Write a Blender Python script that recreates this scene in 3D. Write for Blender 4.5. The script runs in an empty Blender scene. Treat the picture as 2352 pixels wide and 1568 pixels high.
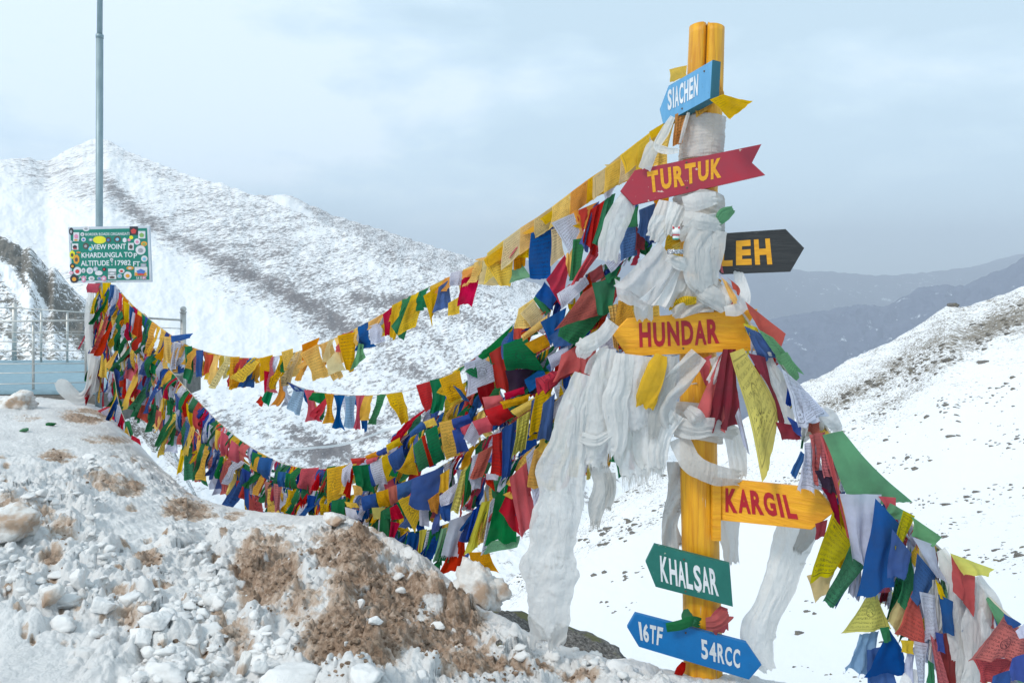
import bpy, math, random
import numpy as np
from mathutils import Vector
R = math.radians
scn = bpy.context.scene
col = scn.collection
rnd = random.Random(7)

# ------------------------------------------------------------------ camera
EYE = 2.3
cam_d = bpy.data.cameras.new('camera'); cam = bpy.data.objects.new('camera', cam_d); col.objects.link(cam)
cam.location = (0, 0, EYE); cam.rotation_euler = (R(90), 0, 0)
cam_d.lens = 24; cam_d.sensor_width = 36; cam_d.shift_y = -174/2352
cam_d.clip_start = 0.1; cam_d.clip_end = 60000
scn.camera = cam

# ------------------------------------------------------------------ sky, sun, exposure
world = bpy.data.worlds.new('World'); scn.world = world; world.use_nodes = True
SUN_EL, SUN_ROT = R(48), R(-50)
def build_world():
    nt = world.node_tree; N = nt.nodes; L = nt.links; N.clear()
    out = N.new('ShaderNodeOutputWorld'); mix = N.new('ShaderNodeMixShader'); mix.inputs[0].default_value = 0.86
    b1 = N.new('ShaderNodeBackground'); b2 = N.new('ShaderNodeBackground')
    sky = N.new('ShaderNodeTexSky'); sky.sky_type = 'NISHITA'; sky.sun_disc = False
    sky.sun_elevation = SUN_EL; sky.sun_rotation = SUN_ROT; sky.altitude = 3000
    L.new(sky.outputs[0], b1.inputs[0]); b1.inputs[1].default_value = 0.1
    tc = N.new('ShaderNodeTexCoord')
    mp = N.new('ShaderNodeMapping'); mp.inputs['Scale'].default_value = (1.3, 1.3, 3.2); mp.inputs['Rotation'].default_value = (0, R(14), 0)
    mp.inputs['Location'].default_value = (0.35, 0.2, 0.5)
    L.new(tc.outputs['Generated'], mp.inputs[0])
    n1 = N.new('ShaderNodeTexNoise'); n1.inputs['Scale'].default_value = 2.1; n1.inputs['Detail'].default_value = 7; n1.inputs['Roughness'].default_value = .52
    n1.inputs['Distortion'].default_value = .15
    L.new(mp.outputs[0], n1.inputs[0])
    sep = N.new('ShaderNodeSeparateXYZ'); L.new(tc.outputs['Generated'], sep.inputs[0])
    # thinner, brighter cloud towards the left, heavier bank over the valley on the right
    g = N.new('ShaderNodeMapRange'); g.inputs[1].default_value = -0.45; g.inputs[2].default_value = 0.25
    g.inputs[3].default_value = -0.10; g.inputs[4].default_value = 0.13
    L.new(sep.outputs[0], g.inputs[0])
    ad = N.new('ShaderNodeMath'); ad.operation = 'ADD'; L.new(n1.outputs[0], ad.inputs[0]); L.new(g.outputs[0], ad.inputs[1])
    rp = N.new('ShaderNodeValToRGB'); e = rp.color_ramp.elements
    e[0].position = .40; e[0].color = (.70, .82, .91, 1); e[1].position = .60; e[1].color = (.50, .65, .75, 1)
    m = rp.color_ramp.elements.new(.50); m.color = (.57, .72, .82, 1)
    L.new(ad.outputs[0], rp.inputs[0]); L.new(rp.outputs[0], b2.inputs[0]); b2.inputs[1].default_value = 1.42
    L.new(b1.outputs[0], mix.inputs[1]); L.new(b2.outputs[0], mix.inputs[2]); L.new(mix.outputs[0], out.inputs[0])
build_world()
sun_d = bpy.data.lights.new('sun', 'SUN'); sun_d.energy = 1.95; sun_d.angle = R(12); sun_d.color = (1, .94, .86)
sun = bpy.data.objects.new('sun', sun_d); col.objects.link(sun)
_sd = Vector((math.sin(SUN_ROT)*math.cos(SUN_EL), -0.75*math.cos(SUN_EL), math.sin(SUN_EL)))   # overcast glow behind the camera, left
sun.rotation_euler = _sd.to_track_quat('Z', 'Y').to_euler()
scn.view_settings.view_transform = 'Standard'; scn.view_settings.look = 'None'
scn.view_settings.exposure = 0.0; scn.view_settings.gamma = 1; scn.view_settings.use_curve_mapping = False
scn.render.engine = 'CYCLES'
scn.cycles.use_denoising = True
scn.cycles.max_bounces = 6; scn.cycles.diffuse_bounces = 3; scn.cycles.volume_bounces = 0
scn.cycles.transmission_bounces = 3; scn.cycles.transparent_max_bounces = 6; scn.cycles.caustics_reflective = False
scn.cycles.caustics_refractive = False

# ------------------------------------------------------------------ numbers
F = 1568.0; CX = 1176.0; HY = 610.0           # focal length, centre column and eye level of the survey sketch
def P(x, y, d): return np.array([(x-CX)/F*d, d, EYE-(y-HY)/F*d])
def PA(x, y, d):
    x = np.asarray(x, float); y = np.asarray(y, float); d = np.asarray(d, float)
    return np.stack([(x-CX)/F*d, d+0*x, EYE-(y-HY)/F*d], -1)
_perm = np.random.RandomState(3).permutation(256); _perm = np.concatenate([_perm, _perm])
_gr = np.random.RandomState(5).normal(size=(256, 3)); _gr /= np.linalg.norm(_gr, axis=1)[:, None]
def noise(p):
    p = np.asarray(p, float); i = np.floor(p).astype(int); f = p-i; i &= 255
    u = f*f*f*(f*(f*6-15)+10); r = 0
    for a in (0, 1):
        wa = u[..., 0] if a else 1-u[..., 0]
        for b in (0, 1):
            wb = u[..., 1] if b else 1-u[..., 1]
            for c in (0, 1):
                wc = u[..., 2] if c else 1-u[..., 2]
                h = _perm[_perm[_perm[(i[..., 0]+a) & 255]+((i[..., 1]+b) & 255)]+((i[..., 2]+c) & 255)]
                g = _gr[h]
                r = r+wa*wb*wc*(g[..., 0]*(f[..., 0]-a)+g[..., 1]*(f[..., 1]-b)+g[..., 2]*(f[..., 2]-c))
    return r*1.6
def fbm(p, o=4, r=.5, l=2.03):
    s = 0; a = 1; t = 0
    for k in range(o): s = s+a*noise(p*l**k+k*7.3); t += a; a *= r
    return s/t
def ridge(p, o=4):
    s = 0; a = 1; t = 0
    for k in range(o): s = s+a*(1-2*np.abs(noise(p*2.1**k+k*3.1))); t += a; a *= .5
    return s/t
def worley(x, y, seed=0):
    """distance to the nearest scattered point and that point's own random number"""
    rs = np.random.RandomState(seed); jx = rs.rand(64, 64); jy = rs.rand(64, 64); jr = rs.rand(64, 64)
    ix, iy = np.floor(x).astype(int), np.floor(y).astype(int); best = np.full(x.shape, 9.); rn = np.zeros(x.shape)
    for a in (-1, 0, 1):
        for b in (-1, 0, 1):
            cx, cy = (ix+a) & 63, (iy+b) & 63; d = np.hypot(ix+a+jx[cx, cy]-x, iy+b+jy[cx, cy]-y); m = d < best; best = np.where(m, d, best); rn = np.where(m, jr[cx, cy], rn)
    return best, rn
def sst(a, b, x):
    t = np.clip((x-a)/(b-a), 0, 1); return t*t*(3-2*t)
def catmull(pts, n):
    pts = np.asarray(pts, float); k = len(pts)
    if k == 2: return pts[0]+(pts[1]-pts[0])*np.linspace(0, 1, n)[:, None]
    q = np.vstack([2*pts[0]-pts[1], pts, 2*pts[-1]-pts[-2]])
    t = np.linspace(0, k-1-1e-9, n); i = t.astype(int); f = (t-i)[:, None]
    a, b, c, d = q[i], q[i+1], q[i+2], q[i+3]
    return .5*((2*b)+(-a+c)*f+(2*a-5*b+4*c-d)*f*f+(-a+3*b-3*c+d)*f**3)

# ------------------------------------------------------------------ mesh helpers
def new_mesh(name, v, f, uv=None, smooth=True):
    me = bpy.data.meshes.new(name)
    me.from_pydata([tuple(map(float, a)) for a in v], [], f)
    if uv is not None:
        l = me.uv_layers.new(name='UVMap'); vi = np.zeros(len(me.loops), int); me.loops.foreach_get('vertex_index', vi)
        l.data.foreach_set('uv', np.asarray(uv, np.float32)[vi].ravel())
    if smooth: me.polygons.foreach_set('use_smooth', [True]*len(me.polygons))
    me.update(); return me
def grid_mesh(name, V, uv=None, attrs=None, smooth=True):
    n, m = V.shape[:2]; me = bpy.data.meshes.new(name)
    idx = np.arange(n*m).reshape(n, m)
    q = np.stack([idx[:-1, :-1], idx[:-1, 1:], idx[1:, 1:], idx[1:, :-1]], -1).reshape(-1, 4)
    me.vertices.add(n*m); me.vertices.foreach_set('co', V.reshape(-1).astype(np.float32))
    me.loops.add(q.size); me.loops.foreach_set('vertex_index', q.ravel().astype(np.int32))
    me.polygons.add(len(q)); me.polygons.foreach_set('loop_start', (np.arange(len(q))*4).astype(np.int32))
    me.polygons.foreach_set('loop_total', np.full(len(q), 4, np.int32))
    if smooth: me.polygons.foreach_set('use_smooth', np.ones(len(q), bool))
    if uv is not None:
        l = me.uv_layers.new(name='UVMap'); l.data.foreach_set('uv', uv.reshape(-1, 2)[q.ravel()].astype(np.float32).ravel())
    for k, a in (attrs or {}).items():
        at = me.attributes.new(k, 'FLOAT', 'POINT'); at.data.foreach_set('value', a.reshape(-1).astype(np.float32))
    me.update(calc_edges=True); me.validate(); return me
def link(name, me, mat=None, parent=None, loc=None):
    o = bpy.data.objects.new(name, me); col.objects.link(o)
    if mat is not None: me.materials.clear(); me.materials.append(mat)
    if parent is not None:
        o.parent = parent; o.matrix_parent_inverse.identity()
        o.location = -Vector(parent['_loc']) if '_loc' in parent else (0, 0, 0)
    return o
def empty(name, loc, label, cat, group=None):
    o = bpy.data.objects.new(name, None); col.objects.link(o); o.location = loc; o['_loc'] = tuple(map(float, loc))
    o.empty_display_size = .1
    tag(o, label, cat, group); return o
def tag(o, label, cat=None, group=None, kind=None):
    if label: o['label'] = label
    if cat: o['category'] = cat
    if group: o['group'] = group
    if kind: o['kind'] = kind
    return o
class MB:
    def __init__(s): s.v = []; s.f = []
    def box(s, c, h, ax=None):
        c = np.array(c, float); ax = np.eye(3) if ax is None else ax; b = len(s.v)
        for z in (-1, 1):
            for y in (-1, 1):
                for x in (-1, 1): s.v.append(c+ax[0]*x*h[0]+ax[1]*y*h[1]+ax[2]*z*h[2])
        for q in ((0, 2, 3, 1), (4, 5, 7, 6), (0, 1, 5, 4), (2, 6, 7, 3), (0, 4, 6, 2), (1, 3, 7, 5)): s.f.append(tuple(b+i for i in q))
        return s
    def tube(s, pts, r, n=8, cap=True):
        pts = np.asarray(pts, float); r = np.broadcast_to(r, (len(pts),)); b = len(s.v)
        for i, p in enumerate(pts):
            t = pts[min(i+1, len(pts)-1)]-pts[max(i-1, 0)]; t /= np.linalg.norm(t)+1e-9
            a = np.cross(t, (0, 0, 1)) if abs(t[2]) < .9 else np.cross(t, (1, 0, 0)); a /= np.linalg.norm(a); c = np.cross(t, a)
            for k in range(n):
                th = 2*math.pi*k/n; s.v.append(p+r[i]*(math.cos(th)*a+math.sin(th)*c))
        for i in range(len(pts)-1):
            for k in range(n): s.f.append((b+i*n+k, b+i*n+(k+1) % n, b+(i+1)*n+(k+1) % n, b+(i+1)*n+k))
        if cap: s.f.append(tuple(b+k for k in range(n))[::-1]); s.f.append(tuple(b+(len(pts)-1)*n+k for k in range(n)))
        return s
    def ball(s, c, r, nu=10, nv=7, seed=0, rough=0.0, fr=2.0, ax=None):
        c = np.array(c, float); r = np.broadcast_to(r, (3,)); b = len(s.v); ax = np.eye(3) if ax is None else ax
        D = []
        for j in range(nv+1):
            ph = math.pi*j/nv
            for i in range(nu):
                th = 2*math.pi*i/nu; D.append((math.sin(ph)*math.cos(th), math.sin(ph)*math.sin(th), math.cos(ph)))
        D = np.array(D); k = 1+rough*fbm(D*fr+seed*13.7, 3) if rough else np.ones(len(D))
        V = (D*k[:, None]*r)@ax+c; s.v.extend(list(V))
        for j in range(nv):
            for i in range(nu): s.f.append((b+j*nu+i, b+(j+1)*nu+i, b+(j+1)*nu+(i+1) % nu, b+j*nu+(i+1) % nu))
        return s
    def chunk(s, c, r, seed=0, nu=12, nv=8, npl=11, rough=.05, cut=.68):
        """irregular convex lump: a ball cut by random planes"""
        q = np.random.RandomState(int(seed*1000) % 2**31); N_ = q.normal(size=(npl, 3)); N_ /= np.linalg.norm(N_, axis=1)[:, None]; dd = q.uniform(cut, .92, npl)
        c = np.array(c, float); r = np.broadcast_to(r, (3,)); b = len(s.v)
        ph = np.pi*np.arange(nv+1)/nv; th = 2*np.pi*np.arange(nu)/nu; PH, TH = np.meshgrid(ph, th, indexing='ij')
        D = np.stack([np.sin(PH)*np.cos(TH), np.sin(PH)*np.sin(TH), np.cos(PH)], -1).reshape(-1, 3)
        dt = D@N_.T; rr = np.where(dt > 1e-3, dd/np.maximum(dt, 1e-3), 9).min(1); rr = np.minimum(rr, 1.25)
        rr = rr*(1+rough*(q.uniform(-1, 1, len(rr)) if nu < 14 else fbm(D*3+seed, 3)*2.2)); rr[:nu] = rr[:nu].mean(); rr[-nu:] = rr[-nu:].mean()
        s.v.extend(list(D*rr[:, None]*r+c))
        for j in range(nv):
            for i in range(nu): s.f.append((b+j*nu+i, b+(j+1)*nu+i, b+(j+1)*nu+(i+1) % nu, b+j*nu+(i+1) % nu))
        return s
    def build(s, name, mat, parent=None, smooth=False):
        return link(name, new_mesh(name, s.v, s.f, smooth=smooth), mat, parent)

# ------------------------------------------------------------------ materials
M = {}
def nodes(name):
    m = bpy.data.materials.new(name); m.use_nodes = True; nt = m.node_tree; nt.nodes.clear(); return m, nt, nt.nodes, nt.links
def rgba(c): return (c[0], c[1], c[2], 1)
def ramp(N, pos, cols):
    r = N.new('ShaderNodeValToRGB'); e = r.color_ramp.elements
    while len(e) < len(pos): e.new(.5)
    for i, (p, c) in enumerate(zip(pos, cols)): e[i].position = p; e[i].color = rgba(c)
    return r
def math_(N, L, op, a, b=None, c=None):
    m = N.new('ShaderNodeMath'); m.operation = op
    for i, x in enumerate((a, b, c)):
        if x is None: continue
        if isinstance(x, (int, float)): m.inputs[i].default_value = x
        else: L.new(x, m.inputs[i])
    return m.outputs[0]
def noise_(N, L, vec, scale, detail=4, rough=.55, dist=0):
    n = N.new('ShaderNodeTexNoise'); n.inputs['Scale'].default_value = scale; n.inputs['Detail'].default_value = detail
    n.inputs['Roughness'].default_value = rough; n.inputs['Distortion'].default_value = dist
    if vec is not None: L.new(vec, n.inputs[0])
    return n.outputs[0]
def mixc(N, L, f, a, b, mode='MIX'):
    m = N.new('ShaderNodeMix'); m.data_type = 'RGBA'; m.blend_type = mode
    if isinstance(f, (int, float)): m.inputs[0].default_value = f
    else: L.new(f, m.inputs[0])
    for k, x in ((6, a), (7, b)):
        if isinstance(x, tuple): m.inputs[k].default_value = rgba(x)
        else: L.new(x, m.inputs[k])
    return m.outputs[2]
def paint(name, c, c2=None, chip=None, rough=.55, nscale=9, stretch=(1, 1, 1), chipamt=.66, metal=0, bump=.15):
    m, nt, N, L = nodes(name); o = N.new('ShaderNodeOutputMaterial'); b = N.new('ShaderNodeBsdfPrincipled')
    tc = N.new('ShaderNodeTexCoord'); mp = N.new('ShaderNodeMapping'); mp.inputs['Scale'].default_value = stretch; L.new(tc.outputs['Object'], mp.inputs[0])
    n = noise_(N, L, mp.outputs[0], nscale, 6, .6)
    r = ramp(N, (.35, .65), (c, c2 or tuple(x*.82 for x in c))); L.new(n, r.inputs[0]); cc = r.outputs[0]
    if chip:
        n2 = noise_(N, L, mp.outputs[0], nscale*2.3, 5, .65)
        f = N.new('ShaderNodeMapRange'); f.inputs[1].default_value = chipamt; f.inputs[2].default_value = chipamt+.025; L.new(n2, f.inputs[0])
        cc = mixc(N, L, f.outputs[0], cc, chip)
    L.new(cc, b.inputs['Base Color']); b.inputs['Roughness'].default_value = rough; b.inputs['Metallic'].default_value = metal
    if bump:
        bp = N.new('ShaderNodeBump'); bp.inputs['Strength'].default_value = bump; bp.inputs['Distance'].default_value = .01; L.new(n, bp.inputs['Height']); L.new(bp.outputs[0], b.inputs['Normal'])
    L.new(b.outputs[0], o.inputs[0]); M[name] = m; return m
paint('wood_yellow', (.86, .43, .014), (.60, .235, .008), chip=(.55, .5, .42), rough=.45, nscale=7, stretch=(6, 6, .35), chipamt=.665, bump=1.0)
paint('wood_end', (.42, .26, .07), (.26, .15, .05), rough=.8)
paint('board_yellow', (.88, .41, .010), (.74, .30, .008), chip=(.42, .17, .03), rough=.55, nscale=5, stretch=(1.2, 1, 9), chipamt=.66, bump=.8)
paint('board_red', (.38, .016, .036), (.32, .024, .045), chip=(.62, .45, .38), rough=.45, nscale=8, chipamt=.665)
paint('board_sky', (.13, .36, .60), (.10, .31, .54), chip=(.06, .10, .13), rough=.55, nscale=9, stretch=(4, 4, .6), chipamt=.68, bump=.6)
paint('board_skyedge', (.01, .13, .18), rough=.5)
paint('board_black', (.017, .017, .019), (.03, .03, .03), chip=(.14, .13, .12), rough=.5, nscale=6, stretch=(1, 1, 9), chipamt=.68, bump=.8)
paint('board_green', (.008, .13, .105), (.012, .155, .125), chip=(.40, .45, .38), rough=.5, nscale=9, chipamt=.685, bump=.4)
paint('board_blue', (.0, .165, .46), (.0, .145, .41), chip=(.4, .45, .5), rough=.5, nscale=9, chipamt=.695, bump=.4)
paint('letter_white', (.74, .76, .78), (.62, .65, .68), rough=.5, bump=0)
paint('letter_yellow', (.80, .37, .008), (.66, .28, .006), rough=.5, nscale=14, stretch=(1, 1, 7), bump=0)
paint('letter_red', (.46, .004, .012), (.36, .003, .014), rough=.5, bump=0)
paint('steel', (.66, .66, .63), (.50, .49, .46), rough=.4, metal=.25, nscale=5, bump=0)
paint('galvanised', (.30, .39, .42), (.23, .31, .34), rough=.5, metal=.3, nscale=14, stretch=(1, 1, .3))
paint('panel_green', (.0, .20, .145), (.0, .18, .13), rough=.4, bump=0)
paint('panel_frame', (.55, .60, .66), (.5, .54, .6), rough=.5, bump=0)
paint('platform_blue', (.25, .38, .44), (.20, .31, .37), rough=.7)
paint('concrete', (.20, .19, .18), (.12, .12, .11), rough=.9)
paint('nail', (.12, .08, .05), rough=.6, bump=0)
paint('cord', (.55, .5, .42), rough=.8, bump=0)
paint('ceramic', (.80, .79, .76), rough=.25, bump=0); paint('cat_red', (.5, .01, .03), rough=.3, bump=0); paint('cat_green', (.05, .35, .25), rough=.3, bump=0); paint('ink', (.02, .02, .02), bump=0)
paint('silver', (.7, .7, .72), (.25, .25, .27), rough=.22, metal=.9, nscale=90, bump=.6)

def cloth_mat(name, c, ink=(.02, .015, .03), style=0, trans=.46, rough_txt=1.0):
    """thin prayer-flag cloth: colour with weathering, woven relief, block-printed rows of script with a frame and a round emblem"""
    m, nt, N, L = nodes(name); o = N.new('ShaderNodeOutputMaterial')
    uv = N.new('ShaderNodeUVMap'); uv.uv_map = 'UVMap'; oi = N.new('ShaderNodeObjectInfo'); tc = N.new('ShaderNodeTexCoord')
    n = noise_(N, L, tc.outputs['Object'], 7, 5, .6)
    cA = c; cB = tuple(min(1, x*.9) for x in c) if name.startswith('scarf') else tuple(min(1, x*.72+.02) for x in c)
    r = ramp(N, (.38, .68), (cA, cB)); L.new(n, r.inputs[0])
    hs = N.new('ShaderNodeHueSaturation'); L.new(r.outputs[0], hs.inputs['Color'])
    h = math_(N, L, 'MULTIPLY_ADD', oi.outputs['Random'], .03, .485); L.new(h, hs.inputs['Hue'])
    wn = N.new('ShaderNodeTexWhiteNoise'); wn.noise_dimensions = '1D'; L.new(oi.outputs['Random'], wn.inputs['W'])
    L.new(math_(N, L, 'MULTIPLY_ADD', wn.outputs['Value'], .28, .80), hs.inputs['Saturation'])
    L.new(math_(N, L, 'MULTIPLY_ADD', wn.outputs['Value'], -.25, 1.12), hs.inputs['Value'])
    cc = hs.outputs[0]
    if style:
        sp = N.new('ShaderNodeSeparateXYZ'); L.new(uv.outputs[0], sp.inputs[0]); U, V = sp.outputs[0], sp.outputs[1]
        rows = 11.0
        vr = math_(N, L, 'MULTIPLY', V, rows); fr = math_(N, L, 'FRACT', vr); fl = math_(N, L, 'FLOOR', vr)
        inrow = math_(N, L, 'COMPARE', fr, .52, .27)
        cb = N.new('ShaderNodeCombineXYZ'); L.new(math_(N, L, 'MULTIPLY', U, 46.0), cb.inputs[0]); L.new(math_(N, L, 'MULTIPLY', V, rows*3.1), cb.inputs[1]); L.new(math_(N, L, 'MULTIPLY_ADD', fl, 3.7, oi.outputs['Random']), cb.inputs[2])
        g = noise_(N, L, cb.outputs[0], 1.0, 2, .6); ch = math_(N, L, 'GREATER_THAN', g, .515)
        txt = math_(N, L, 'MULTIPLY', ch, inrow)
        du = math_(N, L, 'ABSOLUTE', math_(N, L, 'SUBTRACT', U, .5)); dv = math_(N, L, 'ABSOLUTE', math_(N, L, 'SUBTRACT', V, .5))
        mx = math_(N, L, 'MAXIMUM', du, dv); ins = math_(N, L, 'LESS_THAN', mx, .39)
        fr1 = math_(N, L, 'COMPARE', mx, .425, .008)
        r2 = math_(N, L, 'SQRT', math_(N, L, 'ADD', math_(N, L, 'POWER', du, 2.0), math_(N, L, 'POWER', dv, 2.0)))
        txt = math_(N, L, 'MULTIPLY', txt, ins)
        if style == 2:
            hole = math_(N, L, 'GREATER_THAN', r2, .17); txt = math_(N, L, 'MULTIPLY', txt, hole)
            ring = math_(N, L, 'COMPARE', r2, .145, .012)
            em = math_(N, L, 'MULTIPLY', math_(N, L, 'GREATER_THAN', noise_(N, L, uv.outputs[0], 17, 3, .6), .53), math_(N, L, 'LESS_THAN', r2, .125))
            txt = math_(N, L, 'MAXIMUM', txt, math_(N, L, 'MAXIMUM', ring, em))
        txt = math_(N, L, 'MAXIMUM', txt, fr1)
        wear = N.new('ShaderNodeMapRange'); wear.inputs[1].default_value = .30; wear.inputs[2].default_value = .62
        wear.inputs[3].default_value = .85; wear.inputs[4].default_value = .25; L.new(n, wear.inputs[0])
        cc = mixc(N, L, math_(N, L, 'MULTIPLY', txt, wear.outputs[0]), cc, ink)
    d = N.new('ShaderNodeBsdfPrincipled'); d.inputs['Roughness'].default_value = .85; d.inputs['Sheen Weight'].default_value = .03; d.inputs['Specular IOR Level'].default_value = .2
    w1 = N.new('ShaderNodeTexNoise'); w1.inputs['Scale'].default_value = 42; w1.inputs['Detail'].default_value = 6; L.new(tc.outputs['Object'], w1.inputs[0])
    bp0 = N.new('ShaderNodeBump'); bp0.inputs['Strength'].default_value = .35; bp0.inputs['Distance'].default_value = .012; L.new(w1.outputs[0], bp0.inputs['Height']); L.new(bp0.outputs[0], d.inputs['Normal'])
    if name.startswith('scarf'):
        mp = N.new('ShaderNodeMapping'); mp.inputs['Scale'].default_value = (1.6, 1.6, .55); L.new(tc.outputs['Object'], mp.inputs[0])
        wr = noise_(N, L, mp.outputs[0], 11, 6, .55, 1.6); b2 = N.new('ShaderNodeBump'); b2.inputs['Strength'].default_value = .6; b2.inputs['Distance'].default_value = .03
        L.new(wr, b2.inputs['Height']); L.new(b2.outputs[0], bp0.inputs['Normal'])
    t = N.new('ShaderNodeBsdfTranslucent'); mx = N.new('ShaderNodeMixShader'); mx.inputs[0].default_value = trans
    L.new(cc, d.inputs['Base Color']); L.new(cc, t.inputs[0])
    L.new(d.outputs[0], mx.inputs[1]); L.new(t.outputs[0], mx.inputs[2]); fin = mx
    if name.startswith('scarf'):      # gauze: a little of what lies behind shows between the threads
        tr = N.new('ShaderNodeBsdfTransparent'); fin = N.new('ShaderNodeMixShader'); fin.inputs[0].default_value = .13; L.new(mx.outputs[0], fin.inputs[1]); L.new(tr.outputs[0], fin.inputs[2])
    L.new(fin.outputs[0], o.inputs[0]); M[name] = m; return m
FC = {'Y': (.88, .53, .012), 'O': (.80, .34, .012), 'B': (.008, .088, .36), 'W': (.66, .69, .84), 'R': (.64, .010, .020), 'G': (.006, .205, .065),
      'P': (.62, .13, .13), 'T': (.17, .42, .21), 'L': (.66, .58, .035), 'S': (.26, .42, .66), 'K': (.045, .02, .05), 'D': (.26, .004, .014), 'C': (.74, .58, .26)}
for k, c in FC.items():
    cloth_mat('flag_'+k+'0', c, style=0); cloth_mat('flag_'+k+'1', c, style=1); cloth_mat('flag_'+k+'2', c, style=2)
cloth_mat('scarf_white', (.74, .735, .72), trans=.32); cloth_mat('scarf_grey', (.50, .49, .465), trans=.2); cloth_mat('scarf_bright', (.80, .79, .79), trans=.35)

def snow_dirt():
    m, nt, N, L = nodes('snow_ground'); o = N.new('ShaderNodeOutputMaterial'); b = N.new('ShaderNodeBsdfPrincipled')
    tc = N.new('ShaderNodeTexCoord'); at = N.new('ShaderNodeAttribute'); at.attribute_name = 'dirt'
    n = noise_(N, L, tc.outputs['Object'], 5.5, 9, .68); n2 = noise_(N, L, tc.outputs['Object'], 26, 8, .7); n3 = noise_(N, L, tc.outputs['Object'], 1.4, 5, .6)
    s = ramp(N, (.3, .7), ((.84, .835, .825), (.69, .685, .68))); L.new(n3, s.inputs[0])
    grit = ramp(N, (.30, .46, .60, .72), ((.10, .065, .042), (.31, .21, .145), (.48, .355, .27), (.70, .65, .60))); L.new(n2, grit.inputs[0])
    f = math_(N, L, 'ADD', at.outputs['Fac'], math_(N, L, 'MULTIPLY', math_(N, L, 'SUBTRACT', n, .5), 1.5))
    f = math_(N, L, 'ADD', f, math_(N, L, 'MULTIPLY', math_(N, L, 'SUBTRACT', n2, .5), .8))
    st = N.new('ShaderNodeMapRange'); st.inputs[1].default_value = .20; st.inputs[2].default_value = .44; L.new(f, st.inputs[0])
    st1 = N.new('ShaderNodeMapRange'); st1.inputs[1].default_value = .42; st1.inputs[2].default_value = .62; L.new(f, st1.inputs[0])
    c1 = mixc(N, L, st.outputs[0], s.outputs[0], (.58, .465, .375)); c2 = mixc(N, L, st1.outputs[0], c1, grit.outputs[0])
    crust = N.new('ShaderNodeMapRange'); crust.inputs[1].default_value = .59; crust.inputs[2].default_value = .64; L.new(noise_(N, L, tc.outputs['Object'], 3.1, 8, .6), crust.inputs[0]); c2 = mixc(N, L, crust.outputs[0], c2, s.outputs[0])
    L.new(c2, b.inputs['Base Color']); b.inputs['Roughness'].default_value = .75; b.inputs['Specular IOR Level'].default_value = .25
    b.inputs['Subsurface Weight'].default_value = 0
    bp = N.new('ShaderNodeBump'); bp.inputs['Strength'].default_value = .8; bp.inputs['Distance'].default_value = .03; L.new(n2, bp.inputs['Height'])
    L.new(bp.outputs[0], b.inputs['Normal']); L.new(b.outputs[0], o.inputs[0]); M['ground'] = m
snow_dirt()
def snow_plain(name, c, c2, stain=0, scale=8):
    m, nt, N, L = nodes(name); o = N.new('ShaderNodeOutputMaterial'); b = N.new('ShaderNodeBsdfPrincipled'); tc = N.new('ShaderNodeTexCoord')
    n = noise_(N, L, tc.outputs['Object'], scale, 7, .62); r = ramp(N, (.36, .66), (c, c2)); L.new(n, r.inputs[0]); cc = r.outputs[0]
    if stain:
        n2 = noise_(N, L, tc.outputs['Object'], scale*.55, 5, .6); f = N.new('ShaderNodeMapRange'); f.inputs[1].default_value = .60-stain; f.inputs[2].default_value = .72-stain; L.new(n2, f.inputs[0])
        cc = mixc(N, L, f.outputs[0], cc, (.45, .32, .23))
    L.new(cc, b.inputs['Base Color']); b.inputs['Roughness'].default_value = .6; b.inputs['Specular IOR Level'].default_value = .3
    bp = N.new('ShaderNodeBump'); bp.inputs['Strength'].default_value = .6; bp.inputs['Distance'].default_value = .02; L.new(noise_(N, L, tc.outputs['Object'], scale*3, 8, .7), bp.inputs['Height'])
    L.new(bp.outputs[0], b.inputs['Normal']); L.new(b.outputs[0], o.inputs[0]); M[name] = m
snow_plain('snow_block', (.84, .835, .825), (.72, .715, .705), stain=.0, scale=7); snow_plain('snow_stained', (.80, .79, .77), (.6, .57, .53), stain=.10, scale=7)
def granite(name, c1, c2, c3, scale):
    m, nt, N, L = nodes(name); o = N.new('ShaderNodeOutputMaterial'); b = N.new('ShaderNodeBsdfPrincipled'); tc = N.new('ShaderNodeTexCoord')
    n = noise_(N, L, tc.outputs['Object'], scale*8, 6, .75); n2 = noise_(N, L, tc.outputs['Object'], scale, 6, .65)
    r = ramp(N, (.36, .5, .62), (c1, c2, tuple(min(1, x*2.2) for x in c2))); L.new(n, r.inputs[0])
    f = N.new('ShaderNodeMapRange'); f.inputs[1].default_value = .53; f.inputs[2].default_value = .6; L.new(n2, f.inputs[0])
    L.new(mixc(N, L, f.outputs[0], r.outputs[0], c3), b.inputs['Base Color']); b.inputs['Roughness'].default_value = .9
    bp = N.new('ShaderNodeBump'); bp.inputs['Strength'].default_value = .8; bp.inputs['Distance'].default_value = .03; L.new(n, bp.inputs['Height']); L.new(bp.outputs[0], b.inputs['Normal'])
    L.new(b.outputs[0], o.inputs[0]); M[name] = m
granite('dirt_clod', (.14, .095, .065), (.26, .18, .125), (.40, .30, .22), 5); granite('lichen_rock', (.03, .028, .025), (.15, .14, .13), (.15, .15, .06), 5); granite('slope_rock', (.06, .055, .05), (.13, .12, .11), (.17, .15, .10), 1.5)

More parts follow.
